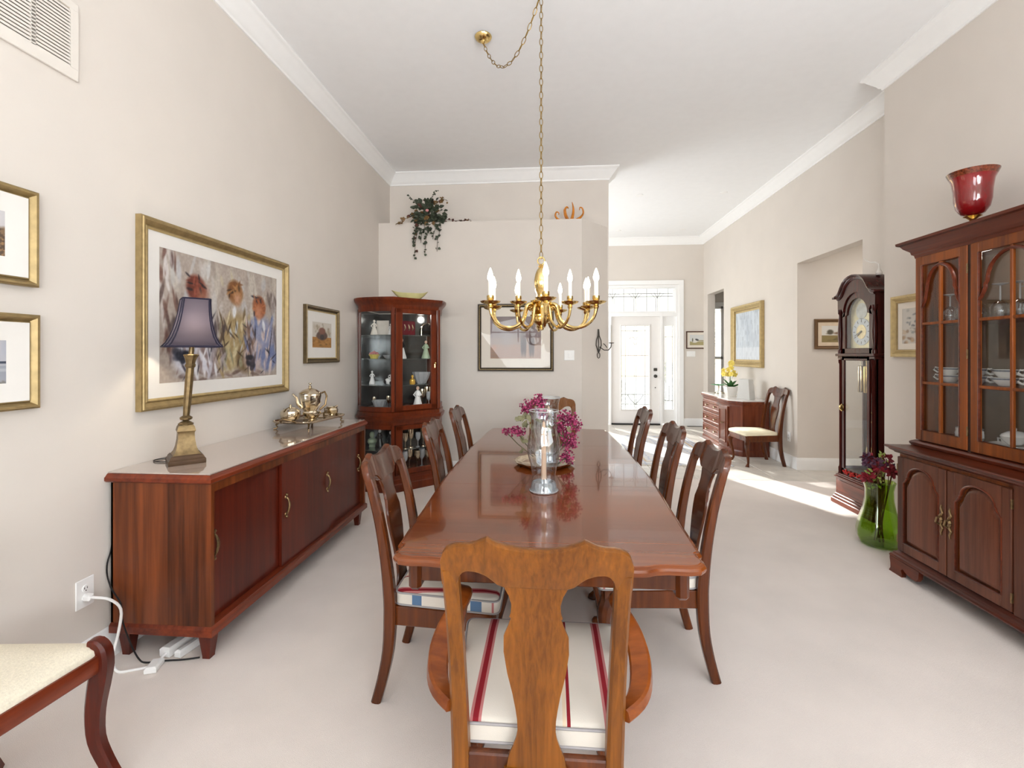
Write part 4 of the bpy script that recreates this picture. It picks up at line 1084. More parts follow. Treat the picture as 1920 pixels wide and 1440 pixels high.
for x0, zend, n in ((-.13, -.46, 22), (.0, -.40, 22), (.15, -.37, 15), (-.05, -.26, 16), (.10, -.22, 14), (-.14, -.25, 18)):
    vine([(x0 * .6, -.05, .10), (x0 * .9, F - .03, .03), (x0 + .02, F - .045, -.08), (x0 - .02, F - .04, zend * .6), (x0 - .03, F - .035, zend)], n, .062, 0, .5, .016)
vine([(0, -.05, .12), (-.12, -.08, .13), (-.24, F - .02, .06), (-.33, F - .05, .0), (-.37, F - .05, -.03)], 20, .055, 1, .3)
vine([(0, -.05, .12), (-.12, -.06, .24), (-.22, -.06, .31), (-.28, -.05, .38)], 8, .035, 0, .1, .006)
vine([(0, -.05, .16), (.02, -.06, .28), (.04, -.06, .36), (.06, -.05, .42), (.10, -.05, .42)], 12, .034, 0, .2, .006)
vine([(.02, -.05, .16), (.10, -.08, .26), (.18, -.10, .30), (.23, -.10, .27)], 18, .045, 1, .2)
vine([(-.02, -.05, .16), (-.04, -.06, .26), (-.06, -.06, .31)], 10, .042, 2, .2)
vine([(.05, -.05, .08), (.20, -.06, .06), (.34, -.07, .03), (.46, -.08, .03), (.52, -.1, .03)], 22, .035, 2, .2, .01)
for k, m_ in enumerate((plain('ivy_green', (58, 66, 50), .6, var=.4, scale=30), plain('ivy_bronze', (112, 84, 46), .6, var=.35, scale=30), plain('ivy_russet', (84, 48, 40), .6, var=.35, scale=30))):
    tag(obj(['green_leaves', 'bronze_leaves', 'russet_leaves'][k], leaves[k], m_, ivy), kind='stuff')
obj('stems', stems, plain('ivy_stem', (62, 50, 38), .8), ivy)
tag(obj('blossom', B().ball((.0, -.2, .13), .022, 10, (1, .6, .8)), PINKG, ivy), 'small pink blossom in the middle of the leaves')
AMB = plain('amber_art_glass', (206, 124, 22), .08, var=.25, scale=15, trans=.15, coat=.5)
sc_ = thing('glass_sculpture', 'amber glass sculpture with curled arms on the ledge at right', 'sculpture', (.25, 5.82, 3.066))
obj('bowl', B().loft([[(.12 * k * math.cos(a), .05 * k * math.sin(a), z) for a in [2 * PI * j / 18 for j in range(18)]] for k, z in ((.5, 0), (.62, .004), (1.0, .035), (.9, .04), (.5, .015))]), AMB, sc_)
def horn(pts, R): return B().tube([(x, y_, z * 1.3) for x, y_, z in pts], R, 8, flat=.8, sub=3)
obj('arm', horn([(-.08, 0, .02), (-.14, 0, .035), (-.175, 0, .07), (-.165, 0, .105), (-.135, 0, .10), (-.135, 0, .08)], [.022, .018, .014, .012, .009, .006]), AMB, sc_)
obj('arm', horn([(.08, 0, .03), (.13, 0, .05), (.165, 0, .09), (.155, 0, .135), (.125, 0, .145), (.12, 0, .12)], [.022, .018, .014, .012, .009, .006]), AMB, sc_)
obj('arm', horn([(-.02, -.01, .02), (-.05, -.01, .07), (-.06, -.01, .12), (-.035, -.01, .15), (-.015, -.01, .135)], [.026, .026, .022, .014, .008]), AMB, sc_)
obj('arm', horn([(.02, .01, .02), (.04, .01, .08), (.045, .01, .14), (.03, .01, .20)], [.024, .02, .014, .004]), AMB, sc_)

# ------------------------------------------------------------------ pictures
def canvas(nx, ny, bg):
    c = np.zeros((ny, nx, 3)); c[:] = np.array(bg, float); return c
def UV(c):
    ny, nx = c.shape[:2]
    return np.meshgrid(np.linspace(0, 1, nx), np.linspace(0, 1, ny))
def vnoise(c, sx, sy, seed):
    ny, nx = c.shape[:2]; r = np.random.RandomState(seed)
    g = r.rand(sy + 2, sx + 2); u, v = UV(c); x = u * sx; y_ = v * sy
    i = x.astype(int); j = y_.astype(int); fx = x - i; fy = y_ - j
    fx = fx * fx * (3 - 2 * fx); fy = fy * fy * (3 - 2 * fy)
    return (g[j, i] * (1 - fx) + g[j, i + 1] * fx) * (1 - fy) + (g[j + 1, i] * (1 - fx) + g[j + 1, i + 1] * fx) * fy
def mixc(c, m, col): c += m[..., None] * (np.array(col, float) - c)
def blob(c, cx, cy, rx, ry, col, a=1.0, soft=.5, rot=0.0, asp=1.0):
    u, v = UV(c); dx = (u - cx) * asp; dy = v - cy
    p = (dx * math.cos(rot) + dy * math.sin(rot)) / rx; q = (-dx * math.sin(rot) + dy * math.cos(rot)) / ry
    d = np.sqrt(p * p + q * q)
    mixc(c, a * np.clip((1 - d) / soft, 0, 1), col)
def daub(c, n, reg, size, cols, seed, a=.7, rot=None, asp=1.0):
    r = random.Random(seed)
    for k in range(n):
        x = r.uniform(reg[0], reg[1]); y_ = r.uniform(reg[2], reg[3])
        blob(c, x, y_, size[0] * r.uniform(.5, 1.3), size[1] * r.uniform(.5, 1.3), r.choice(cols), a * r.uniform(.5, 1), .6, r.uniform(-.6, .6) + (rot or 0), asp)
def canvas_mesh(name, c, w, h, mat, parent, y_):
    ny, nx = c.shape[:2]
    u, v = UV(c)
    P = np.stack([(u - .5) * w, np.full_like(u, y_), (v - .5) * h], -1).reshape(-1, 3)
    me = bpy.data.meshes.new(name)
    idx = np.arange(nx * ny).reshape(ny, nx)
    q = np.stack([idx[:-1, :-1], idx[:-1, 1:], idx[1:, 1:], idx[1:, :-1]], -1).reshape(-1, 4)
    me.from_pydata(P.tolist(), [], q.tolist())
    col = np.clip(c.reshape(-1, 3) / 255, 0, 1)
    l = np.where(col <= .04045, col / 12.92, ((col + .055) / 1.055) ** 2.4)
    at_ = me.color_attributes.new('Col', 'FLOAT_COLOR', 'POINT')
    at_.data.foreach_set('color', np.concatenate([l, np.ones((len(l), 1))], 1).ravel())
    me.materials.append(mat)
    o = bpy.data.objects.new(name, me); COL.objects.link(o); o.parent = parent
    return o
def picture(label, loc, rz, W, Hh, fw, fd, mat_w, art, fmat, mmat, inner=None, glazed=False, beads=False, bevel_mat=0.0):
    """hung picture, back on the wall, facing local -y"""
    t = thing('framed_picture', label, 'picture', loc, rz)
    hw, hh = W / 2, Hh / 2
    tr_ = lambda p: (p[0], -p[2], p[1])
    path = [(-hw + fw, -hh + fw), (hw - fw, -hh + fw), (hw - fw, hh - fw), (-hw + fw, hh - fw)]
    prof = [(0, .004), (0, fd * .5), (fw * .12, fd * .55), (fw * .2, fd * .42), (fw * .38, fd * .62), (fw * .6, fd * .95), (fw * .8, fd), (fw * .86, fd * .86), (fw, fd * .8), (fw, 0)]
    f = obj('frame', B().join(B().sweep(path, prof, True), tr_), fmat, t)
    if inner:
        k = fw * .0
        obj('inner_lip', B().join(B().sweep([(-hw + fw, -hh + fw), (hw - fw, -hh + fw), (hw - fw, hh - fw), (-hw + fw, hh - fw)], [(-.008, .004), (-.008, fd * .4), (.001, fd * .52), (.001, .004)], True), tr_), inner, f)
    if beads:
        bb = B(); n = int((W + Hh) * 2 / .014)
        pts = []
        for (a, c) in (((-hw, -hh), (hw, -hh)), ((hw, -hh), (hw, hh)), ((hw, hh), (-hw, hh)), ((-hw, hh), (-hw, -hh))):
            L_ = math.hypot(c[0] - a[0], c[1] - a[1]); m_ = int(L_ / .018)
            for k in range(m_):
                q = (k + .5) / m_
                x, z = a[0] + (c[0] - a[0]) * q, a[1] + (c[1] - a[1]) * q
                s_ = 1 - .45 * fw / hw
                bb.ball((x * (1 - .5 * fw / hw), -fd * .95, z * (1 - .5 * fw / hh)), .007, 6)
        obj('beading', bb, GILT_P, f)
    iw, ih = hw - fw, hh - fw
    aw, ah = iw - mat_w, ih - mat_w
    if mat_w > 0:
        y0, y1 = -.010 - bevel_mat, -.010
        ring = lambda w, h, y_: [(-w, y_, -h), (w, y_, -h), (w, y_, h), (-w, y_, h)]
        obj('mat', B().loft([ring(iw, ih, y0), ring(aw + .004, ah + .004, y1 - .0012), ring(aw, ah, y1)], cap=False), mmat, t)
    canvas_mesh('artwork', art, aw * 2 + .002, ah * 2 + .002, PRINT if glazed else PAINT, t, -.0088)
    if glazed:
        obj('glazing', B().box(-iw, iw, -.0155, -.0145, -ih, ih), clear_glass('picture_glass', (1, 1, 1), .0, .42), t)
    obj('backing', B().box(-hw + fw * .5, hw - fw * .5, -.006, -.0005, -hh + fw * .5, hh - fw * .5), DARKIN, t)
    return t

# large painting of three seated girls, loose brushwork
c = canvas(230, 156, (176, 166, 158)); A = 1.42
rs = random.Random(41)
def stroke(x, y_, ang, L_, w, col, a=.85, soft=.45): blob(c, x, y_, L_, w, col, a, soft, ang, A)
def strokes(n, reg, ang, L_, w, cols, a=.8, jit=.35):
    for _ in range(n):
        stroke(rs.uniform(reg[0], reg[1]), rs.uniform(reg[2], reg[3]), ang + rs.uniform(-jit, jit), L_ * rs.uniform(.5, 1.3), w * rs.uniform(.5, 1.4), rs.choice(cols), a * rs.uniform(.6, 1))
V_ = PI / 2
strokes(46, (0, 1, .55, 1), V_, .14, .035, [(198, 194, 192), (168, 158, 150), (186, 180, 172), (190, 194, 200), (150, 140, 132), (204, 200, 190)], .6)
strokes(10, (.3, .75, .8, 1), V_, .10, .03, [(196, 188, 158), (206, 206, 206)], .6)
strokes(26, (0, .13, .1, 1), V_, .12, .02, [(98, 76, 72), (78, 60, 58), (130, 104, 96), (210, 206, 204), (116, 88, 82)], .9)
strokes(16, (.90, 1, .1, .8), V_, .10, .02, [(110, 98, 94), (150, 140, 136), (196, 190, 188)], .8)
strokes(50, (.02, .98, .02, .5), V_, .09, .035, [(150, 140, 136), (176, 172, 176), (120, 108, 106), (138, 126, 112), (160, 160, 172), (100, 90, 92)], .7, .9)
strokes(30, (.05, .95, .0, .1), 0, .10, .018, [(168, 158, 154), (190, 184, 182), (140, 122, 116), (112, 94, 88)], .8)
def girl(x, hy, hair, hair2, cols, dark, skin, tilt):
    # body: shoulders to hem, folds, arms in light strokes, dark contour strokes
    stroke(x + .01, .35, V_, .28, .25, cols[0], .95, .35)
    stroke(x - .07, .20, V_ + .5, .17, .18, cols[1], .95, .35); stroke(x + .09, .18, V_ - .4, .16, .16, cols[2], .95, .35)
    for _ in range(38): stroke(x + rs.uniform(-.15, .15), rs.uniform(.08, .56), V_ + rs.uniform(-.5, .5), rs.uniform(.05, .12), rs.uniform(.010, .03), rs.choice(cols), .9)
    for _ in range(16): stroke(x + rs.uniform(-.16, .16), rs.uniform(.04, .54), V_ + rs.uniform(-1.1, 1.1), rs.uniform(.04, .09), rs.uniform(.007, .016), dark, .75, .7)
    stroke(x - .115, .38, V_ + .15, .20, .008, dark, .8); stroke(x + .115, .34, V_ - .2, .20, .008, dark, .8)
    stroke(x - .06 * tilt, hy - .17, V_ - .4 * tilt, .07, .03, (212, 214, 218), .9)
    # head: hair mass with strands, blurred face turned down
    stroke(x - .01, hy + .01, V_ + .3, .125, .115, hair, .95, .3); stroke(x + .03 * tilt, hy - .02, V_, .11, .10, hair2, .6, .6)
    for _ in range(14): stroke(x + rs.uniform(-.07, .05), hy + rs.uniform(-.06, .11), rs.uniform(0, PI), rs.uniform(.03, .06), rs.uniform(.008, .016), rs.choice([hair2, hair, dark]), .75)
    stroke(x + .03 * tilt, hy - .05, V_, .085, .065, skin, .9, .8)
girl(.255, .735, (122, 72, 60), (156, 100, 84), [(188, 186, 194), (208, 208, 216), (146, 130, 128), (172, 168, 178), (220, 220, 224)], (54, 50, 58), (156, 116, 98), 1)
girl(.575, .765, (132, 94, 62), (176, 138, 98), [(164, 146, 112), (182, 170, 140), (126, 108, 82), (150, 148, 128), (200, 190, 162), (186, 190, 194)], (70, 56, 42), (186, 150, 128), .3)
girl(.815, .665, (146, 94, 66), (180, 126, 92), [(150, 154, 176), (186, 172, 170), (122, 132, 164), (204, 190, 186), (166, 160, 172)], (46, 48, 64), (188, 142, 120), -.6)
strokes(26, (.36, .48, .05, .5), V_, .09, .02, [(120, 104, 98), (84, 74, 76), (170, 162, 164), (104, 92, 84)], .8, .6)
strokes(26, (.66, .75, .05, .45), V_, .09, .02, [(120, 104, 98), (84, 74, 76), (170, 162, 164), (140, 112, 92)], .8, .6)
strokes(8, (.1, .2, .14, .24), 0, .05, .03, [(36, 42, 58), (70, 72, 84)], .9)
strokes(8, (.66, .74, .08, .2), 0, .05, .03, [(48, 48, 60), (84, 80, 88)], .9)
c += ((vnoise(c, 90, 60, 11) - .5) * 16)[..., None]
c = (c - 150) * 1.22 + 134
picture('large gilt framed painting of three seated girls on the left wall', (XL, 2.908, 1.66), PI / 2, 1.36, 1.01, .052, .04, .085, c, GILT, MATB, inner=GILT_P)
# small barn picture
c = canvas(60, 70, (196, 190, 180)); mixc(c, (UV(c)[1] < .42) * 1.0, (168, 120, 64)); daub(c, 40, (0, 1, .0, .45), (.1, .05), [(140, 96, 44), (188, 140, 80), (110, 84, 46)], 12, .7); daub(c, 30, (0, 1, .45, .95), (.08, .12), [(150, 128, 100), (120, 108, 84), (190, 184, 170)], 13, .5)
blob(c, .5, .48, .32, .2, (92, 70, 62), 1, .2); blob(c, .5, .66, .2, .16, (120, 78, 64), 1, .3); blob(c, .5, .42, .12, .12, (52, 44, 44), 1, .3)
picture('small gold framed barn painting on the left wall near the corner cabinet', (XL, 4.18, 1.625), PI / 2, .64, .51, .04, .035, .10, c, GILT_D, MATB, inner=GILT_P)
# two landscapes cut by the left edge
c = canvas(70, 60, (196, 194, 196)); mixc(c, np.clip((.62 - UV(c)[1] + .16 * (vnoise(c, 14, 1, 3) - .5)) * 14, 0, 1), (128, 104, 80)); c_ = vnoise(c, 34, 30, 4); mixc(c, ((UV(c)[1] < .6) & (c_ > .5)) * .7, (70, 58, 50)); mixc(c, ((UV(c)[1] < .45) & (c_ < .3)) * .6, (176, 136, 92))
picture('upper of two gilt framed landscapes at the left edge, autumn trees', (XL, 1.513, 1.913), PI / 2, .48, .385, .034, .036, .072, c, GILT, MATB, inner=GILT_P, bevel_mat=.012)
c = canvas(70, 60, (172, 174, 184)); n3 = vnoise(c, 8, 5, 7); mixc(c, np.clip(n3 - .4, 0, 1) * .8, (206, 198, 190)); v = UV(c)[1]; mixc(c, (v < .46) * 1.0, (150, 154, 164)); mixc(c, ((v < .52) & (v > .45)) * 1.0, (54, 62, 78)); mixc(c, ((v < .46) & (vnoise(c, 4, 16, 8) > .6)) * .6, (188, 190, 194)); daub(c, 30, (0, 1, 0, .14), (.03, .06), [(110, 106, 92), (150, 148, 138), (70, 76, 66)], 14, .8)
picture('lower of two gilt framed landscapes at the left edge, grey lake', (XL, 1.513, 1.42), PI / 2, .488, .378, .034, .036, .072, c, GILT, MATB, inner=GILT_P, bevel_mat=.012)
# print behind the chandelier
c = canvas(120, 100, (150, 132, 126)); v = UV(c)[1]; u = UV(c)[0]
mixc(c, (v > .5) * .8, (122, 106, 108)); mixc(c, ((np.floor(v * 26) % 2 == 0) & (v < .34)) * .4, (176, 142, 120)); mixc(c, (v < .32) * .35, (170, 128, 104))
blob(c, .32, .62, .16, .45, (158, 150, 150), .6, .6)
for x in (.63, .68, .79, .84): blob(c, x, .32, .035, .30, (74, 62, 66), .9, .3); 
for x in (.655, .815): blob(c, x, .62, .06, .2, (104, 86, 84), .9, .3); blob(c, x, .84, .03, .05, (150, 116, 100), .9, .4)
blob(c, .08, .26, .05, .08, (168, 118, 90), .9, .5)
picture('dark beaded framed print of walking figures on back wall behind the chandelier', (-.405, YB, 1.65), 0, .915, .81, .042, .03, .11, c, plain('dark_bronze_frame', (62, 52, 42), .4, metal=.4, var=.2), CREAMMAT, glazed=True, beads=True)
# foyer pictures
c = canvas(60, 44, (206, 208, 206)); v = UV(c)[1]; mixc(c, (v < .36) * 1.0, (164, 154, 110)); blob(c, .34, .42, .24, .2, (216, 214, 206), 1, .2); blob(c, .5, .52, .16, .1, (70, 72, 74), 1, .3, -.6); blob(c, .2, .5, .05, .22, (70, 70, 56), .9, .4); blob(c, .8, .44, .3, .06, (150, 138, 96), .9, .4)
picture('small dark framed farmhouse picture on the wall right of the front door', (2.972, YF, 1.735), 0, .43, .355, .022, .025, .05, c, plain('dark_walnut_frame', (84, 56, 42), .4), CREAMMAT)
c = canvas(80, 90, (192, 200, 208)); n3 = vnoise(c, 20, 6, 5); mixc(c, np.clip((n3 - .45) * 2, 0, 1) * .6, (168, 178, 190)); n4 = vnoise(c, 40, 9, 6); mixc(c, (n4 > .68) * .5, (150, 158, 168)); mixc(c, (UV(c)[1] < .25) * .5, (214, 218, 224)); blob(c, .5, .6, .07, .36, (166, 176, 188), .7, .5); blob(c, .75, .45, .2, .12, (176, 184, 194), .7, .4)
picture('tall gilt framed misty blue winter painting above the foyer desk', (XR, 7.62, 1.74), -PI / 2, 1.13, .98, .075, .06, .04, c, GILT_P, GILT_P, inner=GILT)
c = canvas(60, 40, (214, 212, 206)); v = UV(c)[1]; mixc(c, (v < .42) * 1.0, (140, 124, 80)); daub(c, 30, (.1, 1, .1, .6), (.1, .06), [(96, 84, 54), (150, 128, 88), (116, 100, 70)], 15, .8); blob(c, .22, .62, .1, .18, (92, 86, 72), 1, .4); blob(c, .55, .55, .3, .12, (130, 104, 84), .9, .4)
picture('brown framed field landscape on the hall wall, half behind the grandfather clock', (3.62, 6.15, 1.70), 0, .64, .375, .04, .03, .045, c, plain('brown_frame', (112, 84, 56), .45), plain('tan_mat', (214, 196, 172), .8))
c = canvas(50, 60, (196, 192, 184)); daub(c, 40, (.15, .9, .3, .95), (.06, .05), [(110, 116, 120), (84, 92, 98), (150, 150, 146)], 16, .8); daub(c, 26, (0, 1, 0, .36), (.1, .08), [(160, 124, 88), (130, 100, 76), (190, 160, 126)], 17, .8)
picture('pale gilt framed botanical picture on the right wall beside the hutch', (XN, 3.80, 1.67), -PI / 2, .52, .485, .05, .035, .055, c, GILT_P, CREAMMAT, inner=GILT)

# wrought iron sconce on the canted wall end
SCA = math.atan2(UB - YB, .735 - .387)
so_ = thing('wall_sconce', 'wrought iron scroll candle sconce on the canted wall end', 'sconce', (.60, YB + (.60 - .387) * (UB - YB) / (.735 - .387), 1.60), SCA)
b = B()
for s_ in (-1, 1):
    b.tube([(s_ * .005, -.01, .16), (s_ * .012, -.012, .08), (s_ * .05, -.014, .02), (s_ * .055, -.014, -.04), (s_ * .02, -.014, -.10), (0, -.012, -.13)], .006, 6)
b.tube([(0, -.01, .10), (0, -.012, -.02), (0, -.012, -.13)], .006, 6)
b.tube([(.028 * math.cos(a), -.012, -.165 + .034 * math.sin(a)) for a in [2 * PI * k / 14 for k in range(14)]], .005, 6, closed=True)
obj('backplate', b, IRON, so_)
b = B().tube([(.02, -.012, -.06), (.05, -.06, -.10), (.07, -.11, -.10), (.08, -.14, -.06), (.08, -.145, -.02)], .006, 6).tube([(.05, -.05, -.02), (.03, -.09, -.04), (.05, -.10, -.07)], .005, 6)
b.lathe([(0, 0), (.03, .004), (.034, .012), (0, .008)], 12, (.08, -.145, -.02))
obj('candle_arm', b, IRON, so_)
obj('candle', B().lathe([(0, 0), (.008, 0), (.006, .22), (0, .222)], 8, (.08, -.145, -.012)), plain('ivory_candle', (200, 196, 186), .6), so_)

# ------------------------------------------------------------------ chandelier
CHX, CHY = -.052, 3.0
chd = thing('chandelier', 'polished brass twelve arm candle chandelier hanging over the table', 'chandelier', (CHX, CHY, 1.6))
co = (CHX, CHY, 1.6)
obj('hub', B().lathe([(0, 0), (.012, .004), (.014, .014), (.008, .024), (.02, .034), (.046, .055), (.052, .075), (.05, .085), (.056, .09), (.056, .10), (.044, .105), (.03, .112), (.06, .125), (.066, .14), (.05, .15), (.03, .155), (.026, .17), (.052, .18), (.055, .19), (.03, .2),
                      (.02, .21), (.018, .23), (.026, .25), (.034, .29), (.036, .32), (.03, .36), (.02, .39), (.012, .4), (.016, .41), (.008, .42), (0, .425)], 24).xf(lambda p: (p[0] * 1.25, p[1] * 1.25, p[2])), BRASS, chd)
obj('ring', B().tube([(.022 * math.cos(a), 0, .445 + .024 * math.sin(a)) for a in [2 * PI * k / 16 for k in range(16)]], .0045, 7, closed=True), BRASS, chd)
arm_me = {}
ar = B().tube([(.03, 0, .14), (.07, 0, .165), (.105, 0, .155), (.12, 0, .11), (.14, 0, .06), (.19, 0, .022), (.25, 0, .012), (.31, 0, .03), (.35, 0, .07), (.365, 0, .115), (.366, 0, .14)], [.011, .013, .013, .011, .0105, .010, .010, .010, .010, .011, .014], 8, sub=3)
ar.ball((.366, 0, .135), .018, 8)
dish = B().lathe([(0, .14), (.02, .145), (.054, .156), (.062, .166), (.055, .168), (.02, .16), (.016, .17), (.022, .18), (.022, .20), (.016, .202), (0, .202)], 18, (.366, 0, 0))
slv = B().lathe([(.0, .2), (.0135, .2), (.013, .285), (0, .287)], 12, (.366, 0, 0))
blb = B().lathe([(0, .285), (.010, .287), (.017, .30), (.018, .315), (.012, .34), (.004, .362), (0, .368)], 12, (.366, 0, 0))
for nm, bb, m_ in (('arm', ar, BRASS), ('drip_pan', dish, BRASS), ('candle_sleeve', slv, SLEEVE), ('bulb', blb, BULB)): arm_me[nm] = mesh_of(nm, bb, m_)
for k in range(12):
    a = -PI / 2 + math.radians(5 + 30 * k)
    ao = bpy.data.objects.new('arm', arm_me['arm']); COL.objects.link(ao); ao.parent = chd; ao.rotation_euler = (0, 0, a)
    if k % 2: ao.scale = (.82, .82, .94)
    for nm in ('drip_pan', 'candle_sleeve', 'bulb'):
        q = bpy.data.objects.new(nm, arm_me[nm]); COL.objects.link(q); q.parent = ao
link_me = mesh_of('chain_link', B().tube([(.0105 * math.cos(a), 0, .024 * math.sin(a)) for a in [2 * PI * k / 14 for k in range(14)]], .0026, 6, closed=True), plain('chain_brass', (150, 122, 64), .3, metal=.9, var=.15))
def chain(pts, name):
    P = [Vector(p) for p in pts]
    L_ = [0]
    for a, b_ in zip(P, P[1:]): L_.append(L_[-1] + (b_ - a).length)
    n = int(L_[-1] / .0425)
    root = bpy.data.objects.new(name, None); COL.objects.link(root); root.parent = chd
    for k in range(n):
        s_ = (k + .5) / n * L_[-1]
        i = max(j for j in range(len(L_) - 1) if L_[j] <= s_); t_ = (s_ - L_[i]) / (L_[i + 1] - L_[i])
        p = P[i].lerp(P[i + 1], t_); d = (P[i + 1] - P[i]).normalized()
        q = d.to_track_quat('Z', 'Y').to_matrix() @ Matrix.Rotation(PI / 2 * (k % 2) + .35, 3, 'Z')
        o = bpy.data.objects.new('chain_link', link_me); COL.objects.link(o); o.parent = root
        o.matrix_local = Matrix.Translation(p) @ q.to_4x4()
HK = H - 1.6 - .05
chain([(0, 0, .46), (0, 0, HK)], 'drop_chain')
cnx, cny = -.489 - CHX, 3.457 - CHY
sw = []
for k in range(25):
    t_ = k / 24
    sw.append((cnx * t_, cny * t_, HK - .0 + (.0) * t_ - .30 * (4 * t_ * (1 - t_)) * (1 + .25 * (t_ - .5)) - .0 * t_))
chain(sw, 'swag_chain')
obj('ceiling_hook', B().tube([(0, 0, H - 1.6), (0, 0, H - 1.63), (.012, 0, H - 1.645), (.012, 0, H - 1.662), (-.004, 0, H - 1.668), (-.012, 0, H - 1.658)], .0035, 6).lathe([(0, -.006), (.02, -.006), (.022, 0), (0, 0)], 14, (0, 0, H - 1.6)), BRASS, chd)
obj('canopy', B().lathe([(.062, 0), (.064, -.006), (.058, -.02), (.04, -.032), (.02, -.038), (.012, -.05), (.006, -.056), (0, -.058)], 24, (cnx, cny, H - 1.6)), BRASS, chd)

# ------------------------------------------------------------------ table top things
TT = .76
def hurricane(label, loc, s=1.0):
    t = thing('hurricane_lamp', label, 'candle holder', loc)
    pr = [(.071, .006), (.066, .025), (.058, .075), (.066, .13), (.080, .18), (.083, .215), (.078, .26), (.066, .31), (.062, .34), (.066, .375), (.074, .405)]
    pr = [(r * s, z * s) for r, z in pr]
    obj('chimney', B().lathe_open(pr, 36), THIN, t)
    for q in (0, -1):
        obj('rim', B().tube([(pr[q][0] * math.cos(a), pr[q][0] * math.sin(a), pr[q][1]) for a in [2 * PI * k / 32 for k in range(32)]], .0026, 6, closed=True), CRYSTAL, t)
    obj('candle', B().lathe([(.0, .04), (.0135, .04), (.0115, .30), (.006, .345), (0, .352)], 12), WAX, t)
    obj('base', B().lathe([(0, 0), (.066, 0), (.070, .004), (.066, .012), (.058, .016), (.060, .03), (.056, .046), (.05, .05), (.046, .042), (.02, .04), (.018, .06), (.0, .06)], 48, rib=16, amp=.05), CRYSTAL, t)
    return t
def lathe_open(s, prof, n):
    rings = [[(r * math.cos(2 * PI * k / n), r * math.sin(2 * PI * k / n), z) for k in range(n)] for r, z in prof]
    return s.loft(rings, cap=False)
B.lathe_open = lathe_open
hurricane('clear glass hurricane chimney with taper candle on ribbed crystal base', (-.028, 2.375, TT), s=1.0)
plt = thing('silver_plateau', 'round scalloped silver tray under the pink flowers on the table', 'tray', (-.032, 2.955, TT))
obj('plate', B().lathe([(0, .010), (.13, .010), (.16, .016), (.18, .026), (.188, .026), (.184, .02), (.165, .008), (.15, .0), (0, .0)], 48, rib=12, amp=.03), SILVER, plt)
hurricane('second glass hurricane chimney standing among the pink flowers', (-.005, 2.985, TT + .0105), s=1.0)
fl = thing('flower_wreath', 'arrangement of magenta artificial berry flowers around glass candle lamp', 'flowers', (-.03, 2.96, TT + .0105))
rnd = random.Random(5)
flo = {0: B(), 1: B()}; gr = B(); stm = B()
def cluster(c_, r, n):
    for k in range(n):
        d = Vector((rnd.gauss(0, 1), rnd.gauss(0, 1), rnd.gauss(0, 1))).normalized() * rnd.uniform(.3, 1)
        p = (c_[0] + d.x * r[0], c_[1] + d.y * r[1], c_[2] + d.z * r[2])
        b = flo[0 if rnd.random() < .6 else 1]
        s_ = rnd.uniform(.005, .009)
        q = [Vector((rnd.uniform(-1, 1), rnd.uniform(-1, 1), rnd.uniform(-1, 1))).normalized() * s_ for _ in range(2)]
        P_ = Vector(p); n_ = q[0].cross(q[1]).normalized() * s_
        b.add([P_ + q[0], P_ + n_, P_ - q[0], P_ - n_, P_ + q[0].cross(n_) / s_, P_ - q[0].cross(n_) / s_], [(0, 1, 4), (1, 2, 4), (2, 3, 4), (3, 0, 4), (1, 0, 5), (2, 1, 5), (3, 2, 5), (0, 3, 5)])
for cpt, r, n in (((-.10, -.03, .345), (.06, .05, .06), 150), ((-.035, -.02, .385), (.055, .05, .05), 130), ((-.015, -.06, .31), (.04, .03, .05), 70), ((-.17, -.05, .20), (.07, .05, .035), 110), ((-.24, -.06, .20), (.03, .03, .025), 30),
                  ((.13, -.04, .28), (.085, .05, .055), 180), ((.18, -.05, .24), (.06, .04, .06), 100), ((.15, -.06, .15), (.065, .05, .085), 200), ((.14, -.07, .04), (.055, .04, .04), 90), ((.10, -.07, .22), (.05, .04, .05), 60)):
    cluster(cpt, r, n); stm.tube([(cpt[0] * .3, cpt[1] * .2 + .03, .03), (cpt[0] * .7, cpt[1] * .6, cpt[2] * .6), cpt], .003, 5)
for k in range(34):
    a = rnd.choice([(-.14, -.06, .13), (-.11, -.05, .27), (.05, -.04, .27), (-.06, -.05, .29), (.1, -.05, .2), (-.16, -.05, .28)])
    leaf(gr, Vector(a) + Vector((rnd.uniform(-.05, .05), rnd.uniform(-.03, .03), rnd.uniform(-.05, .05))), Vector((rnd.uniform(-1, 1), rnd.uniform(-.6, .2), rnd.uniform(-1, .4))), Vector((0, -1, .4)), rnd.uniform(.03, .06), .015)
tag(obj('magenta_florets', flo[0], plain('magenta_petal', (116, 20, 62), .6, var=.3, scale=60), fl), kind='stuff')
tag(obj('pink_florets', flo[1], plain('pink_petal', (172, 66, 108), .6, var=.2, scale=60), fl), kind='stuff')
tag(obj('leaves', gr, plain('sage_leaf', (120, 116, 86), .7, var=.3, scale=40), fl), kind='stuff')
obj('stems', stm, plain('floral_stem', (84, 84, 60), .8), fl)

# ------------------------------------------------------------------ hutch against the right wall (front faces -x)
HO = (2.55, 2.5, 0)
hu = thing('hutch', 'large cherry hutch with arched glass doors above panelled base doors', 'cabinet', HO)
HX, HY0, HY1 = 2.30, 1.63, 3.315       # base front plane, near end, far end
HB = XN - .006
O = lambda name, b, m, par=hu: obj(name, b, m, par, org=HO)
O('base_carcass', B().box(HX + .022, HB, HY0, HY1, .14, .80, .002), HUTCH)
path = [(HB, HY1), (HX + .012, HY1), (HX + .012, HY0), (HB, HY0)][::-1]
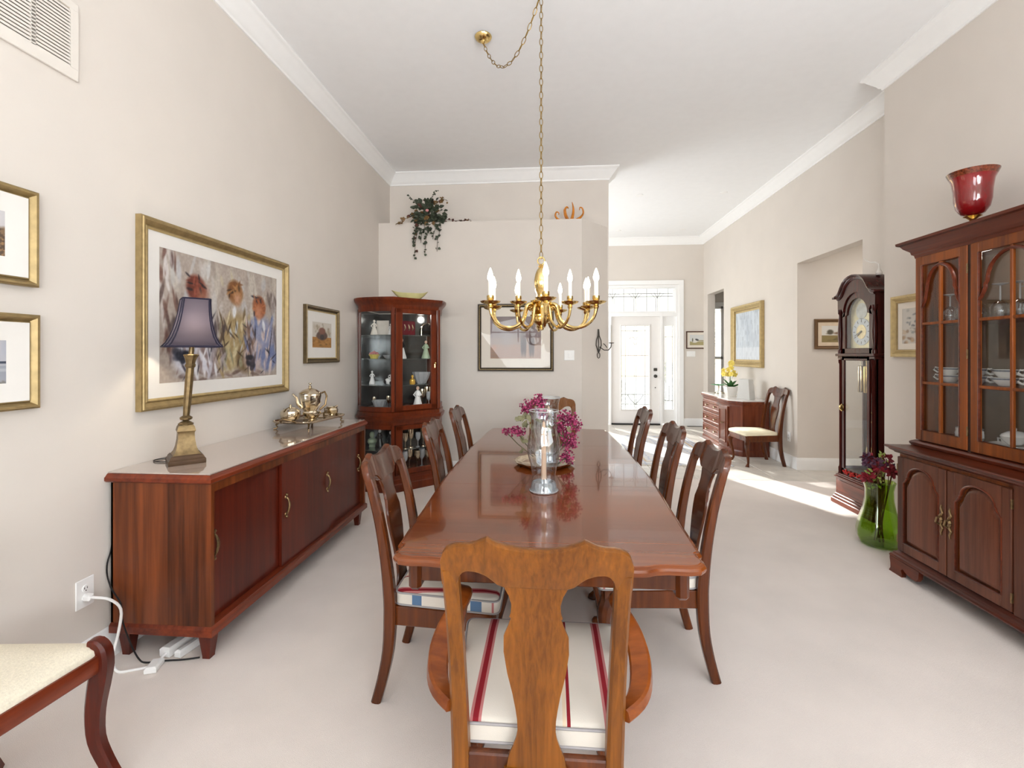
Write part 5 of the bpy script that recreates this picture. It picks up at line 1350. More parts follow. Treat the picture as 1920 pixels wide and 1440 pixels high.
# sweep outward is the right-hand side of travel: run near end -> front -> far end
path = [(HB, HY0), (HX + .012, HY0), (HX + .012, HY1), (HB, HY1)]
pr_ = lambda q: [(-d, z) for d, z in q]
O('countertop', B().sweep(path, pr_([(-.01, .798), (.012, .798), (.018, .806), (.034, .815), (.038, .823), (.05, .829), (.054, .836), (.05, .843), (-.01, .845)])).box(HX + .005, HB, HY0 + .002, HY1 - .002, .80, .844), HUTCH_Y)
O('plinth', B().sweep(path, pr_([(-.015, .098), (.03, .098), (.034, .108), (.03, .118), (.02, .124), (.018, .136), (.006, .142), (0, .15), (-.015, .15)])).box(HX + .02, HB, HY0 + .01, HY1 - .01, .098, .142), HUTCH_Y)
def bracket(ya, yb):
    s_ = 1 if yb > ya else -1; w = abs(yb - ya)
    prof = [(0, .10), (0, .085), (.012, .03), (-.004, .008), (-.006, 0), (.105, 0), (.11, .02), (.10, .045), (.115, .06), (.135, .045), (.19, .03), (.225, .03), (.245, .055), (.25, .10)]
    b = B().prism([(yb - s_ * q, z) for q, z in prof], HX - .022, HX + .006, 'x')
    b.box(HX - .02, HX + .18, yb - s_ * .0, yb - s_ * .028, .0, .10, .004)
    return b
O('bracket_foot', bracket(HY0, HY1 + .028), HUTCH_Y)
O('bracket_foot', bracket(HY1, HY0 - .028), HUTCH_Y)
for yy in (HY0 + .05, HY1 - .05): O('bracket_foot', B().box(HB - .08, HB - .02, yy - .03, yy + .03, 0, .10, .006), HUTCH_Y)
def arch_pts(w, z_sp, z_top, n=10):
    """half arch with a small shoulder: from the centre out to half width w"""
    pts = [(0, z_top)]
    for k in range(1, n + 1):
        a = PI / 2 * k / n
        pts.append((w * .74 * math.sin(a), z_sp + (z_top - z_sp) * (.40 + .60 * math.cos(a)) if k < n else z_sp + (z_top - z_sp) * .40))
    pts += [(w * .80, z_sp + (z_top - z_sp) * .34), (w * .80, z_sp + (z_top - z_sp) * .26), (w * .90, z_sp + (z_top - z_sp) * .10), (w, z_sp)]
    return pts
def base_door(y0, y1, knob_at):
    z0, z1 = .158, .775; st_, cxm = .052, (y0 + y1) / 2
    xo, xi = HX, HX + .022
    arch = arch_pts((y1 - y0) / 2 - st_, z1 - .165, z1 - .045)
    top = [(y1, z1), (y0, z1), (y0, z0 + .01)]
    b = B().box(xo, xi, y0, y0 + st_, z0, z1, .003).box(xo, xi, y1 - st_, y1, z0, z1, .003).box(xo, xi, y0 + st_, y1 - st_, z0, z0 + .06, .003)
    inner = [(cxm + q, z) for q, z in reversed(arch)] + [(cxm - q, z) for q, z in arch[1:]]
    b.prism(inner + [(y0 + st_, z1), (y1 - st_, z1)], xo + .001, xi, 'x')
    d = O('door', b, HUTCH_P)
    a2 = arch_pts((y1 - y0) / 2 - st_ - .026, z1 - .185, z1 - .078)
    pl2 = [(cxm + q, z) for q, z in reversed(a2)] + [(cxm - q, z) for q, z in a2[1:]] + [(y0 + st_ + .026, z0 + .084), (y1 - st_ - .026, z0 + .084)]
    def sc(k): 
        mz = (z0 + z1) / 2
        return [(cxm + (p - cxm) * k, mz + (z - mz) * k) for p, z in pl2]
    n = len(pl2)
    O('panel', B().loft([[(xi - .003, p, z) for p, z in sc(1.12)], [(xi - .006, p, z) for p, z in sc(1.10)], [(xo + .004, p, z) for p, z in sc(1.0)], [(xo + .003, p, z) for p, z in sc(.96)]]), HUTCH_P, d)
    tr2 = B().tube([(xo + .002, p, z) for p, z in [(y1 - st_, z0 + .06)] + inner + [(y0 + st_, z0 + .06)]], .006, 6, closed=True)
    O('panel_bead', tr2, HUTCH_Y, d)
    q = B()
    for s_ in (1, -1):
        q.tube([(xo - .002, knob_at, .475), (xo - .003, knob_at + .008, .475 + s_ * .025), (xo - .003, knob_at - .008, .475 + s_ * .045), (xo - .003, knob_at + .004, .475 + s_ * .07), (xo - .003, knob_at, .475 + s_ * .09)], [.011, .009, .007, .006, .003], 6)
    q.tube([(xo - .006, knob_at, .495), (xo - .028, knob_at, .49), (xo - .034, knob_at, .465), (xo - .018, knob_at, .452)], [.005, .006, .007, .006], 7)
    O('handle', q, BRONZE, d)
    for zz in (.23, .70):
        O('hinge', B().box(xo - .002, xo + .01, (y0 if abs(knob_at - y0) > .1 else y1) - .004, (y0 if abs(knob_at - y0) > .1 else y1) + .004, zz - .025, zz + .025, .001), BRONZE, d)
base_door(2.925, 3.305, 2.95); base_door(2.535, 2.915, 2.89)
base_door(2.085, 2.465, 2.11); base_door(1.695, 2.075, 2.05)
for a, c in ((2.47, 2.53), (HY0, 1.69)): O('base_stile', B().box(HX + .006, HX + .03, a, c, .15, .80, .002), HUTCH_P)
# upper case
UXF, UY0, UY1, UZ0, UZ1 = 2.425, 1.66, 3.325, .875, 2.10
O('upper_base', B().sweep([(HB, UY0 - .01), (UXF + .012, UY0 - .01), (UXF + .012, UY1 + .0), (HB, UY1 + .0)], pr_([(-.03, .845), (.02, .845), (.028, .855), (.03, .866), (.022, .874), (.006, .882), (-.03, .882)])), HUTCH_Y)
b = B().box(UXF + .022, HB, UY1 - .02, UY1, UZ0, UZ1).box(UXF + .022, HB, UY0, UY0 + .02, UZ0, UZ1).box(UXF + .022, HB, UY0, UY1, UZ0 - .0, UZ0 + .02).box(UXF + .022, HB, UY0, UY1, UZ1 - .02, UZ1)
O('upper_carcass', b, HUTCH)
O('upper_back', B().box(HB - .012, HB - .002, UY0 + .02, UY1 - .02, UZ0 + .02, UZ1 - .02), plain('hutch_back_panel', (128, 110, 90), .6, var=.08))
shz = (1.272, 1.655)
for z in shz: O('shelf', B().box(UXF + .05, HB - .014, UY0 + .02, UY1 - .02, z - .016, z, .002), HUTCH_Y)
O('cornice', B().sweep([(HB, UY0), (UXF + .01, UY0), (UXF + .01, UY1), (HB, UY1)], pr_([(-.02, 2.085), (.006, 2.085), (.01, 2.105), (.02, 2.112), (.024, 2.13), (.05, 2.155), (.062, 2.175), (.078, 2.182), (.08, 2.198), (-.02, 2.2)])).box(UXF + .02, HB, UY0 + .01, UY1 - .01, 2.09, 2.198), HUTCH_Y)
def glass_door(y0, y1, first=True):
    z0, z1, st_ = UZ0 + .012, UZ1 - .012, .052
    xo, xi = UXF, UXF + .022; cy = (y0 + y1) / 2
    b = B().box(xo, xi, y0, y0 + st_, z0, z1, .003).box(xo, xi, y1 - st_, y1, z0, z1, .003).box(xo, xi, y0 + st_, y1 - st_, z0, z0 + .07, .003).box(xo, xi, y0 + st_, y1 - st_, z1 - .06, z1, .003)
    d = O('door', b, HUTCH)
    gy0, gy1, gz0, gz1 = y0 + st_, y1 - st_, z0 + .07, z1 - .06
    m = B().tube([(xo + .004, gy0, gz0), (xo + .004, gy1, gz0), (xo + .004, gy1, gz1), (xo + .004, gy0, gz1)], .008, 6, closed=True)
    O('glass_bead', m, HUTCH_Y, d)
    O('pane', B().box(xo + .015, xo + .018, gy0 - .004, gy1 + .004, gz0 - .004, gz1 + .004), GLASS, d)
    w = (gy1 - gy0) / 2
    mm = B().bar([(xo + .008, cy, gz0), (xo + .008, cy, gz1)], .009, .009, (0, 1, 0))
    for z in shz: mm.bar([(xo + .008, gy0, z - .008), (xo + .008, gy1, z - .008)], .009, .008, (0, 0, 1))
    O('muntin', mm, HUTCH, d)
    ar_ = arch_pts(w, gz1 - .27, gz1 - .015)
    O('arch_muntin', B().tube([(xo + .006, cy + q, z) for q, z in reversed(ar_)] + [(xo + .006, cy - q, z) for q, z in ar_[1:]], .0105, 7), HUTCH_Y, d)
    for zz in (1.0, 1.45, 1.95):
        O('hinge', B().box(xo - .002, xo + .012, y0 - .004, y0 + .004, zz - .028, zz + .028, .001), BRONZE, d)
glass_door(2.935, 3.322)
glass_door(2.43, 2.915)
glass_door(1.95, 2.425)
glass_door(1.665, 1.945)
O('upper_stile', B().box(UXF + .004, UXF + .03, 2.915, 2.935, UZ0, UZ1), plain('hinge_gap', (44, 22, 14), .6))
# things inside the hutch
def at_h(y_, x, z): return (x, y_, z + .001)
def cup_soup(lab, x, y_, z):
    t = thing('soup_cup', lab, 'cup', (x, y_, z), .3, 'two-handled soup cups in the hutch')
    obj('bowl', B().lathe([(0, 0), (.03, 0), (.034, .006), (.056, .03), (.06, .045), (.057, .045), (.05, .028), (0, .01)], 20), PORC, t)
    obj('band', B().lathe_open([(.0602, .034), (.0612, .042)], 20), plain('blue_grey_print', (104, 110, 122), .4, var=.4, scale=120), t)
    for s_ in (-1, 1):
        obj('handle', B().tube([(0, s_ * .056, .04), (0, s_ * .082, .046), (0, s_ * .092, .03), (0, s_ * .07, .014), (0, s_ * .05, .02)], .005, 7), PORC, t)
names = ['far end', 'second from the far end', 'third from the far end', 'fourth from the far end', 'fifth from the far end', 'sixth from the far end']
for k, y_ in enumerate((3.20, 3.015, 2.83, 2.645, 2.46)):
    for lv in (0, 1):
        cup_soup('%s two-handled soup cup of the middle hutch shelf pair, %s' % (('lower', 'upper')[lv], names[k]), 2.54, y_, shz[0] + .001 + lv * .0462)
def wine(lab, x, y_, z, h=.17, up=False, w=.038):
    t = thing('wine_glass', lab, 'glass', (x, y_, z), 0, 'glasses on the top hutch shelf')
    pr2 = [(w * .82, .0), (w, .03), (w * .98, .06), (w * .6, .085), (.005, .097), (.004, h - .012), (w * .8, h - .002), (w * .8, h)]
    obj('bowl', B().lathe_open(pr2[:5], 18), THIN, t)
    obj('stem', B().lathe([(.004, .094), (.0045, .1), (.004, h - .012), (w * .82, h - .003), (w * .82, h), (0, h)], 18), CRYSTAL, t)
rows = [(3.17, 2.52), (3.08, 2.52), (2.99, 2.54), (3.12, 2.62), (2.84, 2.52), (2.75, 2.54), (2.66, 2.52), (2.57, 2.54), (2.48, 2.52), (2.79, 2.63), (2.70, 2.64), (2.60, 2.63)]
for k, (y_, x) in enumerate(rows):
    wine('upturned stemmed glass on the top hutch shelf, %s row, number %s from the far end' % ('front' if x < 2.6 else 'back', ['one', 'two', 'three', 'one', 'four', 'five', 'six', 'seven', 'eight', 'two', 'three', 'four'][k]), x, y_, shz[1] + .001, .19 if k % 3 else .17, w=.044)
def teacup():
    t = thing('sugar_pot', 'white china two-handled pot with small floral sprigs, lowest hutch shelf', 'pot', (2.55, 3.07, UZ0 + .021), 0)
    obj('body', B().lathe([(0, 0), (.04, 0), (.05, .008), (.064, .04), (.066, .07), (.06, .095), (.064, .104), (.060, .104), (.055, .09), (0, .03)], 22, rib=8, amp=.02), plain('sprigged_china', (234, 232, 230), .2, var=.08, scale=60, coat=.4), t)
    for s_ in (-1, 1): obj('handle', B().tube([(0, s_ * .062, .085), (0, s_ * .09, .095), (0, s_ * .092, .06), (0, s_ * .064, .045)], .006, 7), PORC, t)
teacup()
def plate_stack(x, y_):
    for k in range(3):
        o = obj('plate', B().lathe([(0, 0), (.05, 0), (.075, .006), (.105, .016), (.104, .019), (.07, .010), (0, .005)], 28).mv(x, y_, UZ0 + .021 + .018 * k), PORC, loc=(x, y_, UZ0 + .021 + .018 * k))
        tag(o, 'blue-rimmed white china plate, %s of the three stacked on the lowest hutch shelf' % ('bottom', 'middle', 'top')[k], 'plate', 'stacked plates in the hutch')
plate_stack(2.56, 2.80)
t = thing('covered_dish', 'white china gravy dish on top of the plate stack in the hutch', 'dish', (2.56, 2.80, UZ0 + .077), .3)
obj('bowl', B().loft([[(.08 * k * math.cos(a), .05 * k * math.sin(a), z) for a in [2 * PI * j / 20 for j in range(20)]] for k, z in ((.5, 0), (.55, .004), (.9, .03), (1, .045), (.94, .045), (.5, .012))]), PORC, t)
obj('lid', B().loft([[(.08 * k * math.cos(a), .05 * k * math.sin(a), z) for a in [2 * PI * j / 20 for j in range(20)]] for k, z in ((1.0, .046), (.9, .056), (.5, .07), (.12, .074), (.14, .088), (.02, .095))]), PORC, t)
for k, (y_, r) in enumerate(((2.62, .07), (2.475, .055))):
    t = thing('tureen', 'low white floral %s on the lowest hutch shelf right of the plates' % ('tureen' if k == 0 else 'bowl'), 'bowl', (2.54, y_, UZ0 + .021), 0)
    obj('bowl', B().lathe([(0, 0), (r * .6, 0), (r, .04), (r * 1.05, .055), (r, .055), (0, .015)], 24), PORC, t)
t = thing('china_creamer', 'small white china jug behind the plate stack, lowest hutch shelf', 'jug', (2.60, 2.885, UZ0 + .021), 0)
obj('body', B().lathe([(0, 0), (.028, 0), (.036, .03), (.028, .06), (.032, .078), (.029, .078), (0, .02)], 18), PORC, t)
obj('handle', B().tube([(0, .03, .065), (-.0, .058, .068), (0, .055, .03), (0, .033, .025)], .005, 7), PORC, t)
hl = bpy.data.lights.new('hutch_fill', 'POINT'); hl.energy = 1.6; hl.color = (1, .95, .88); hl.shadow_soft_size = .05  # added fill lamp inside the upper case, lifts the china
hlo = bpy.data.objects.new('hutch_fill', hl); hlo.location = (2.50, 2.92, 2.04); COL.objects.link(hlo)
# red glass vase on top of the hutch
rv = thing('red_glass_vase', 'red glass bell shaped vase on brass stem on top of the hutch', 'vase', (2.56, 3.06, 2.2))
obj('stand', B().lathe([(0, 0), (.05, 0), (.05, .008), (.02, .02), (.016, .035), (.022, .045), (.014, .055), (.018, .066), (.03, .078), (.045, .085), (0, .086)], 20), BRASS, rv)
RED = plain('red_glass', (150, 16, 22), .06, var=.25, scale=6, coat=1.0, trans=.35)
vp = [(.018, .085), (.055, .10), (.078, .135), (.088, .18), (.091, .24), (.099, .30), (.120, .35)]
obj('bell', B().lathe_open(vp + [(r - .004, z) for r, z in reversed(vp)], 30), RED, rv)
rp_ = [(.0995, .302), (.1205, .35), (.122, .354), (.118, .354), (.097, .305)]
obj('rim_band', B().lathe_open(rp_, 30), plain('mottled_rim', (110, 52, 30), .2, var=.7, scale=90, coat=.5), rv)

# ------------------------------------------------------------------ grandfather clock (front faces -x)
GO = (2.93, 4.555, 0)
gc = thing('grandfather_clock', 'tall dark mahogany grandfather clock with arched hood and glass front', 'clock', GO)
G = lambda name, b, m, par=gc: obj(name, b, m, par, org=GO)
gx, gy0, gy1, gb = 2.79, 4.30, 4.80, 3.07
LIGHTB = wood('clock_base_wood', (92, 38, 22), (132, 64, 42), 'y', .3, .35)
def tier(x, a, c, z0, z1, ch=.004): return B().box(x, gb, a, c, z0, z1, ch)
G('plinth', tier(gx - .02, gy0 - .035, gy1 + .075, 0, .05, .006).join(tier(gx - .008, gy0 - .025, gy1 + .06, .05, .075, .006)).join(tier(gx + .0, gy0 - .018, gy1 + .045, .075, .10, .006)), LIGHTB)
G('base', tier(gx + .008, gy0 - .01, gy1 + .035, .10, .255, .003).join(B().box(gx + .002, gx + .01, gy0 + .03, gy1 - .005, .125, .235, .003)), LIGHTB)
G('base_moulding', tier(gx - .004, gy0 - .02, gy1 + .05, .255, .268, .004).join(tier(gx + .006, gy0 - .012, gy1 + .04, .268, .285, .005)).join(tier(gx + .014, gy0 - .006, gy1 + .02, .285, .30, .004)), LIGHTB)
tz0_, tz1_ = .30, 1.455
b = B()
for yy in (gy0, gy1 - .016):
    if yy == gy0: b.box(gx + .03, gb, yy, yy + .016, tz0_, tz1_); continue
    b.box(gb - .05, gb, yy, yy + .016, tz0_, tz1_).box(gx + .05, gb - .05, yy, yy + .016, tz0_, .37).box(gx + .05, gb - .05, yy, yy + .016, 1.39, tz1_)
b.box(gx + .03, gx + .05, gy0, gy0 + .05, tz0_, tz1_, .002).box(gx + .03, gx + .05, gy1 - .05, gy1, tz0_, tz1_, .002)
G('trunk', b, CLOCKW)
G('trunk_back', B().box(gb - .012, gb, gy0 + .01, gy1 - .01, tz0_, tz1_), MIRROR)
for yy in (gy1 - .009,): G('side_pane', B().box(gx + .05, gb - .05, yy, yy + .002, .37, 1.39), GLASS)
G('trunk_floor', B().box(gx + .03, gb - .012, gy0 + .016, gy1 - .016, .30, .31), plain('slate_floor', (96, 100, 108), .5))
for yy in (gy0 + .02, gy1 - .02):
    col_ = B().lathe([(.02, .30), (.022, .36), (.016, .37), (.014, .39), (.014, 1.35), (.016, 1.36), (.021, 1.37), (.021, 1.40)], 12, (gx + .022, yy, 0), rib=6, amp=.06)
    G('trunk_column', col_, CLOCKW)
dy0, dy1 = gy0 + .055, gy1 - .055
b = B().box(gx + .01, gx + .028, dy0, dy0 + .035, .31, 1.43, .003).box(gx + .01, gx + .028, dy1 - .035, dy1, .31, 1.43, .003).box(gx + .01, gx + .028, dy0, dy1, .31, .365, .003).box(gx + .01, gx + .028, dy0, dy1, 1.39, 1.43, .003)
dd = G('trunk_door', b, CLOCKW)
G('pane', B().box(gx + .018, gx + .021, dy0 + .035, dy1 - .035, .365, 1.39), GLASS, dd)
G('door_pull', B().lathe([(0, 0), (.02, 0), (.022, .012), (.012, .03), (0, .034)], 12).xf(lambda p: (gx + .01 - p[2], dy1 - .017 + p[0] * .7, .94 + p[1] * 1.6)), BRASS, dd)
rnd = random.Random(3); b = B()
for k in range(46):
    q = rnd.uniform(0, 1); b.ball((gx + .004 + rnd.uniform(-.004, .004), dy0 + .02 + q * (dy1 - dy0 - .04), .335 + rnd.uniform(-.022, .022)), rnd.uniform(.006, .012), 6)
tag(obj('red_berry_garland', b, plain('red_berries', (186, 40, 34), .4, var=.3, scale=40), loc=(gx, 4.55, .335)), 'red berry garland along the bottom edge of the clock glass', 'garland', kind='stuff')
for k, (yy, m_) in enumerate(((4.405, GILT_P), (4.485, GILT_P), (4.565, GILT_P))):
    w = G('weight', B().lathe([(0, 1.10), (.022, 1.10), (.024, 1.11), (.024, 1.33), (.022, 1.34), (.004, 1.345), (.003, 1.45), (0, 1.45)], 14, (2.86, yy, 0)), SILVER if k != 1 else BRASS)
pb = B().box(2.965, 2.971, 4.505, 4.515, .62, 1.44)
for yy in (4.485, 4.535): pb.box(2.965, 2.971, yy - .005, yy + .005, .60, .82)
pb.tube([(2.965, 4.51 + .035 * math.cos(a), .88 + .05 * math.sin(a)) for a in [2 * PI * k / 18 for k in range(18)]], .005, 6, closed=True)
pb.lathe([(0, 0), (.055, .0), (.058, .006), (.05, .012), (0, .016)], 20).v
G('pendulum', pb.xf(lambda p: (p[0] - .07, p[1] - .02, p[2])).join(B().lathe([(0, 0), (.055, 0), (.055, .008), (0, .014)], 20), lambda p: (2.895 - p[2], 4.49 + p[0], .56 + p[1])), BRASS)
# hood
hz = 1.455
hy0, hy1 = gy0 - .012, gy1 + .012
G('hood_base', tier(gx - .006, hy0 - .012, hy1 + .012, hz - .025, hz, .004).join(tier(gx + .01, hy0, hy1, hz - .05, hz - .025, .004)), CLOCKW)
cyc = (hy0 + hy1) / 2; hwid = (hy1 - hy0) / 2
b = B().box(gx + .04, gb, hy0, hy0 + .014, hz, 1.99).box(gx + .04, gb, hy1 - .014, hy1, hz, 1.99).box(gx + .04, gb, hy0, hy1, 1.98, 1.99).box(gb - .01, gb, hy0, hy1, hz, 1.99)
G('hood_case', b, CLOCKW)
def ogee(n=14):
    """bell shaped top outline, half: centre -> eave"""
    k = [(0, 2.165), (.05, 2.160), (.10, 2.142), (.14, 2.112), (.168, 2.075), (.19, 2.04), (.21, 2.015), (.235, 2.0), (.265, 1.995)]
    return k
half = ogee()
outl = [(cyc + q, z) for q, z in reversed(half)] + [(cyc - q, z) for q, z in half[1:]]
def dial_arch(r, zs): return [(cyc + r * math.cos(PI * k / 14), zs + r * math.sin(PI * k / 14)) for k in range(15)]
DR, DZ = .145, 1.80
front = outl + [(hy0, 1.88), (hy0 + .055, 1.88)] + list(reversed([(cyc + (DR + .035) * math.cos(PI * k / 14), DZ + .045 + (DR + .03) * math.sin(PI * k / 14)) for k in range(15)])) + [(hy1 - .055, 1.88), (hy1, 1.88)]
G('hood_pediment', B().prism(front, gx + .012, gx + .045, 'x'), CLOCKW)
r_ = []
for p, z in outl: r_.append((p, z))
mo = B(); rings = []
for i, (p, z) in enumerate(r_):
    a = r_[max(i - 1, 0)]; c_ = r_[min(i + 1, len(r_) - 1)]
    tt = Vector((c_[0] - a[0], c_[1] - a[1])).normalized(); nn = Vector((tt.y, -tt.x))
    rings.append([(gx + .012 - dx, p + nn.x * o_, z + nn.y * o_) for dx, o_ in ((-.2, -.005), (.004, -.028), (.012, -.02), (.016, -.004), (.03, .004), (.034, .016), (-.2, .016))])
G('hood_moulding', mo.loft(rings), CLOCKW)
for s_, yy in ((1, hy1), (-1, hy0)):
    G('eave_return', B().box(gx - .022, gb - .02, yy - (.0 if s_ > 0 else .04), yy + (.04 if s_ > 0 else 0), 1.985, 2.005, .004), CLOCKW)
for yy in (hy0 + .022, hy1 - .022):
    G('hood_column', B().lathe([(.02, hz), (.02, hz + .03), (.012, hz + .04), (.011, hz + .06), (.018, hz + .14), (.02, hz + .2), (.016, hz + .29), (.011, hz + .36), (.011, hz + .375), (.018, hz + .385), (.02, hz + .425)], 12, (gx + .022, yy, 0)), CLOCKW)
b = B().box(gx + .024, gx + .044, hy0 + .05, hy0 + .095, hz, 1.86, .003).box(gx + .024, gx + .044, hy1 - .095, hy1 - .05, hz, 1.86, .003).box(gx + .024, gx + .044, hy0 + .05, hy1 - .05, hz, hz + .05, .003)
arc_o = [(cyc + (DR + .04) * math.cos(PI * k / 14), DZ + .045 + (DR + .035) * math.sin(PI * k / 14)) for k in range(15)]
arc_i = [(cyc + DR * math.cos(PI * k / 14), DZ + .02 + DR * math.sin(PI * k / 14)) for k in range(15)]
b.prism([(hy1 - .052, 1.80)] + arc_o + [(hy0 + .052, 1.80)] + list(reversed(arc_i)), gx + .024, gx + .044, 'x')
hd = G('hood_door', b, CLOCKW)
fc = [(cyc + DR + .01, hz + .05)] + [(cyc + (DR + .01) * math.cos(PI * k / 14), DZ + .02 + (DR + .01) * math.sin(PI * k / 14)) for k in range(15)] + [(cyc - DR - .01, hz + .05)]
G('pane', B().prism([(cyc + (p - cyc), z) for p, z in fc], gx + .034, gx + .036, 'x'), GLASS, hd)
G('dial_plate', B().prism(fc, gx + .07, gx + .08, 'x'), plain('pale_gold_dial', (214, 204, 164), .3, metal=.3, var=.1, scale=30))
disc = lambda r, y_, z, x0, x1, n=32: B().prism([(y_ + r * math.cos(2 * PI * k / n), z + r * math.sin(2 * PI * k / n)) for k in range(n)], x0, x1, 'x')
G('chapter_ring', disc(.125, cyc, 1.655, gx + .066, gx + .07), plain('silvered_dial', (206, 214, 220), .35, var=.03))
G('dial_centre', disc(.066, cyc, 1.655, gx + .063, gx + .066), plain('gold_centre', (204, 188, 146), .3, metal=.5, var=.15, scale=50))
G('moon_dial', disc(.075, cyc, 1.845, gx + .066, gx + .07), plain('moon_disc', (204, 206, 200), .4, var=.2, scale=20))
tk = B()
for k in range(12):
    a = 2 * PI * k / 12
    d = Vector((math.sin(a), math.cos(a))); n_ = Vector((d.y, -d.x))
    P_ = [Vector((cyc, 1.655)) + d * r + n_ * w for r, w in ((.088, -.004), (.112, -.004), (.112, .004), (.088, .004))]
    tk.prism([tuple(p) for p in P_], gx + .064, gx + .066, 'x')
G('hour_marks', tk, plain('dial_ink', (132, 134, 136), .5))
hn = B()
for a, L_, w in ((-2.25, .07, .005), (-1.95, .105, .004)):
    d = Vector((-math.sin(a), math.cos(a))); n_ = Vector((d.y, -d.x)); c0 = Vector((cyc, 1.655))
    hn.prism([tuple(c0 - d * .015 + n_ * w), tuple(c0 + d * L_ * .6 + n_ * w), tuple(c0 + d * L_), tuple(c0 + d * L_ * .6 - n_ * w), tuple(c0 - d * .015 - n_ * w)], gx + .058, gx + .061, 'x')
G('hands', hn.join(disc(.008, cyc, 1.655, gx + .056, gx + .063, 12)), BLK)
# white glass bird on top
wb_ = thing('glass_bird', 'slender white glass swan with a thin curved neck atop the clock', 'ornament', (2.93, 4.43, 2.155))
obj('body', B().lathe([(0, 0), (.02, .002), (.026, .02), (.014, .045), (.006, .07), (0, .09)], 12), PORC, wb_)
obj('neck', B().tube([(0, 0, .06), (0, .005, .10), (0, .05, .125), (0, .11, .135), (0, .17, .16), (0, .2, .19)], [.008, .006, .005, .004, .003, .002], 7), PORC, wb_)

# ------------------------------------------------------------------ green vase on the floor
gv = thing('green_floor_vase', 'tall ribbed green glass vase on the carpet between clock and hutch', 'vase', (2.50, 3.78, 0))
GREEN = clear_glass('green_glass', (.70, .84, .36), .04, 1.6)
vp = [(.09, .0), (.125, .02), (.145, .07), (.146, .11), (.128, .19), (.104, .27), (.090, .35), (.088, .42), (.098, .47), (.104, .485)]
rings = []
def vring(r, z, amp=.035, n=40): return [(r * (1 + amp * math.cos(8 * 2 * PI * k / n)) * math.cos(2 * PI * k / n), r * (1 + amp * math.cos(8 * 2 * PI * k / n)) * math.sin(2 * PI * k / n), z) for k in range(n)]
obj('body', B().loft([vring(r, z) for r, z in vp] + [vring(r - .006, max(z, .02)) for r, z in reversed(vp)]), GREEN, gv)
fb = thing('dried_flowers', 'dark red and plum dried flowers with green sprigs standing in the green vase', 'flowers', (2.50, 3.78, .03))
st = B(); b1 = B(); b2 = B(); b3 = B(); rnd = random.Random(21)
for k in range(16):
    a = rnd.uniform(0, 2 * PI); r = rnd.uniform(.03, .10); h = rnd.uniform(.46, .66)
    tip = (r * math.cos(a), r * math.sin(a), h)
    st.tube([(.03 * math.cos(a + 2), .03 * math.sin(a + 2), .0), (.05 * math.cos(a), .05 * math.sin(a), .35), tip], .003, 5)
    if k % 4 == 0:
        for j in range(26):
            leaf(b3, Vector(tip) + Vector((rnd.uniform(-.015, .015), rnd.uniform(-.015, .015), -.006 * j)), Vector((rnd.uniform(-1, 1), rnd.uniform(-1, 1), .4)), Vector((0, -1, .3)), .03, .009)
    else:
        bb = b1 if k % 2 else b2
        for j in range(22):
            d = Vector((rnd.gauss(0, 1), rnd.gauss(0, 1), rnd.gauss(0, 1))).normalized()
            leaf(bb, Vector(tip) + d * .012, d, Vector((rnd.uniform(-1, 1), -1, rnd.uniform(-1, 1))), .04, .014)
obj('stems', st, plain('brown_stem', (88, 52, 24), .7), fb)
tag(obj('red_petals', b1, plain('dark_red_petal', (138, 36, 48), .6, var=.25), fb), kind='stuff')
tag(obj('plum_petals', b2, plain('plum_petal', (96, 62, 82), .6, var=.3), fb), kind='stuff')
tag(obj('green_sprigs', b3, plain('lime_sprig', (156, 172, 84), .6, var=.25), fb), kind='stuff')

# ------------------------------------------------------------------ foyer: console desk, chair, rug, ornaments
DO = (2.86, 7.6, 0)
dk = thing('foyer_cabinet', 'mahogany console cabinet with three drawers and canted door in the foyer', 'cabinet', DO)
D = lambda name, b, m, par=dk: obj(name, b, m, par, org=DO)
dxf, dxb = 2.66, 3.08
def foot(i): # plan: drawers set back, door block breaks forward with a canted near corner
    return [(dxb, 6.86 - i), (2.72 - i * .4, 6.86 - i), (2.60 - i, 7.02 - i * .4), (2.60 - i, 7.42 + i), (2.66 - i, 7.45 + i), (2.66 - i, 8.36 + i), (dxb, 8.36 + i)]
def rl(p, z): return [(x, y_, z) for x, y_ in p]
D('plinth', B().loft([rl(foot(.012), 0), rl(foot(.012), .07), rl(foot(.004), .085), rl(foot(0), .09)]), DESKW)
D('body', B().loft([rl(foot(0), .085), rl(foot(0), .71)]), DESKW)
D('top', B().loft([rl(foot(.0), .70), rl(foot(.014), .725), rl(foot(.014), .735), rl(foot(.03), .75), rl(foot(.034), .765), rl(foot(.028), .778)]), DESKW)
D('stone_top', B().loft([rl(foot(.022), .778), rl(foot(.022), .795)]), plain('pale_stone_top', (226, 222, 218), .15, var=.05, coat=.4))
def bail(x, y_, z, n=(-1, 0)):
    q = B()
    for s_ in (-1, 1): q.ball((x - .006, y_ + s_ * .035, z), .010, 8)
    q.tube([(x - .008, y_ - .035, z), (x - .02, y_ - .03, z - .014), (x - .022, y_, z - .02), (x - .02, y_ + .03, z - .014), (x - .008, y_ + .035, z)], .004, 6)
    return q
for k in range(3):
    z0 = .115 + .198 * k
    d = D('drawer', B().box(2.636, 2.662, 7.50, 8.32, z0, z0 + .178, .004).join(B().join(B().sweep([(7.53, z0 + .03), (8.29, z0 + .03), (8.29, z0 + .148), (7.53, z0 + .148)], [(0, 0), (0, .010), (-.008, .012), (-.02, .002), (-.02, 0)], True), lambda p: (2.637 - p[2], p[0], p[1]))), DESKW)
    for yy in (7.72, 8.10): D('handle', bail(2.636, yy, z0 + .10), BRONZE, d)
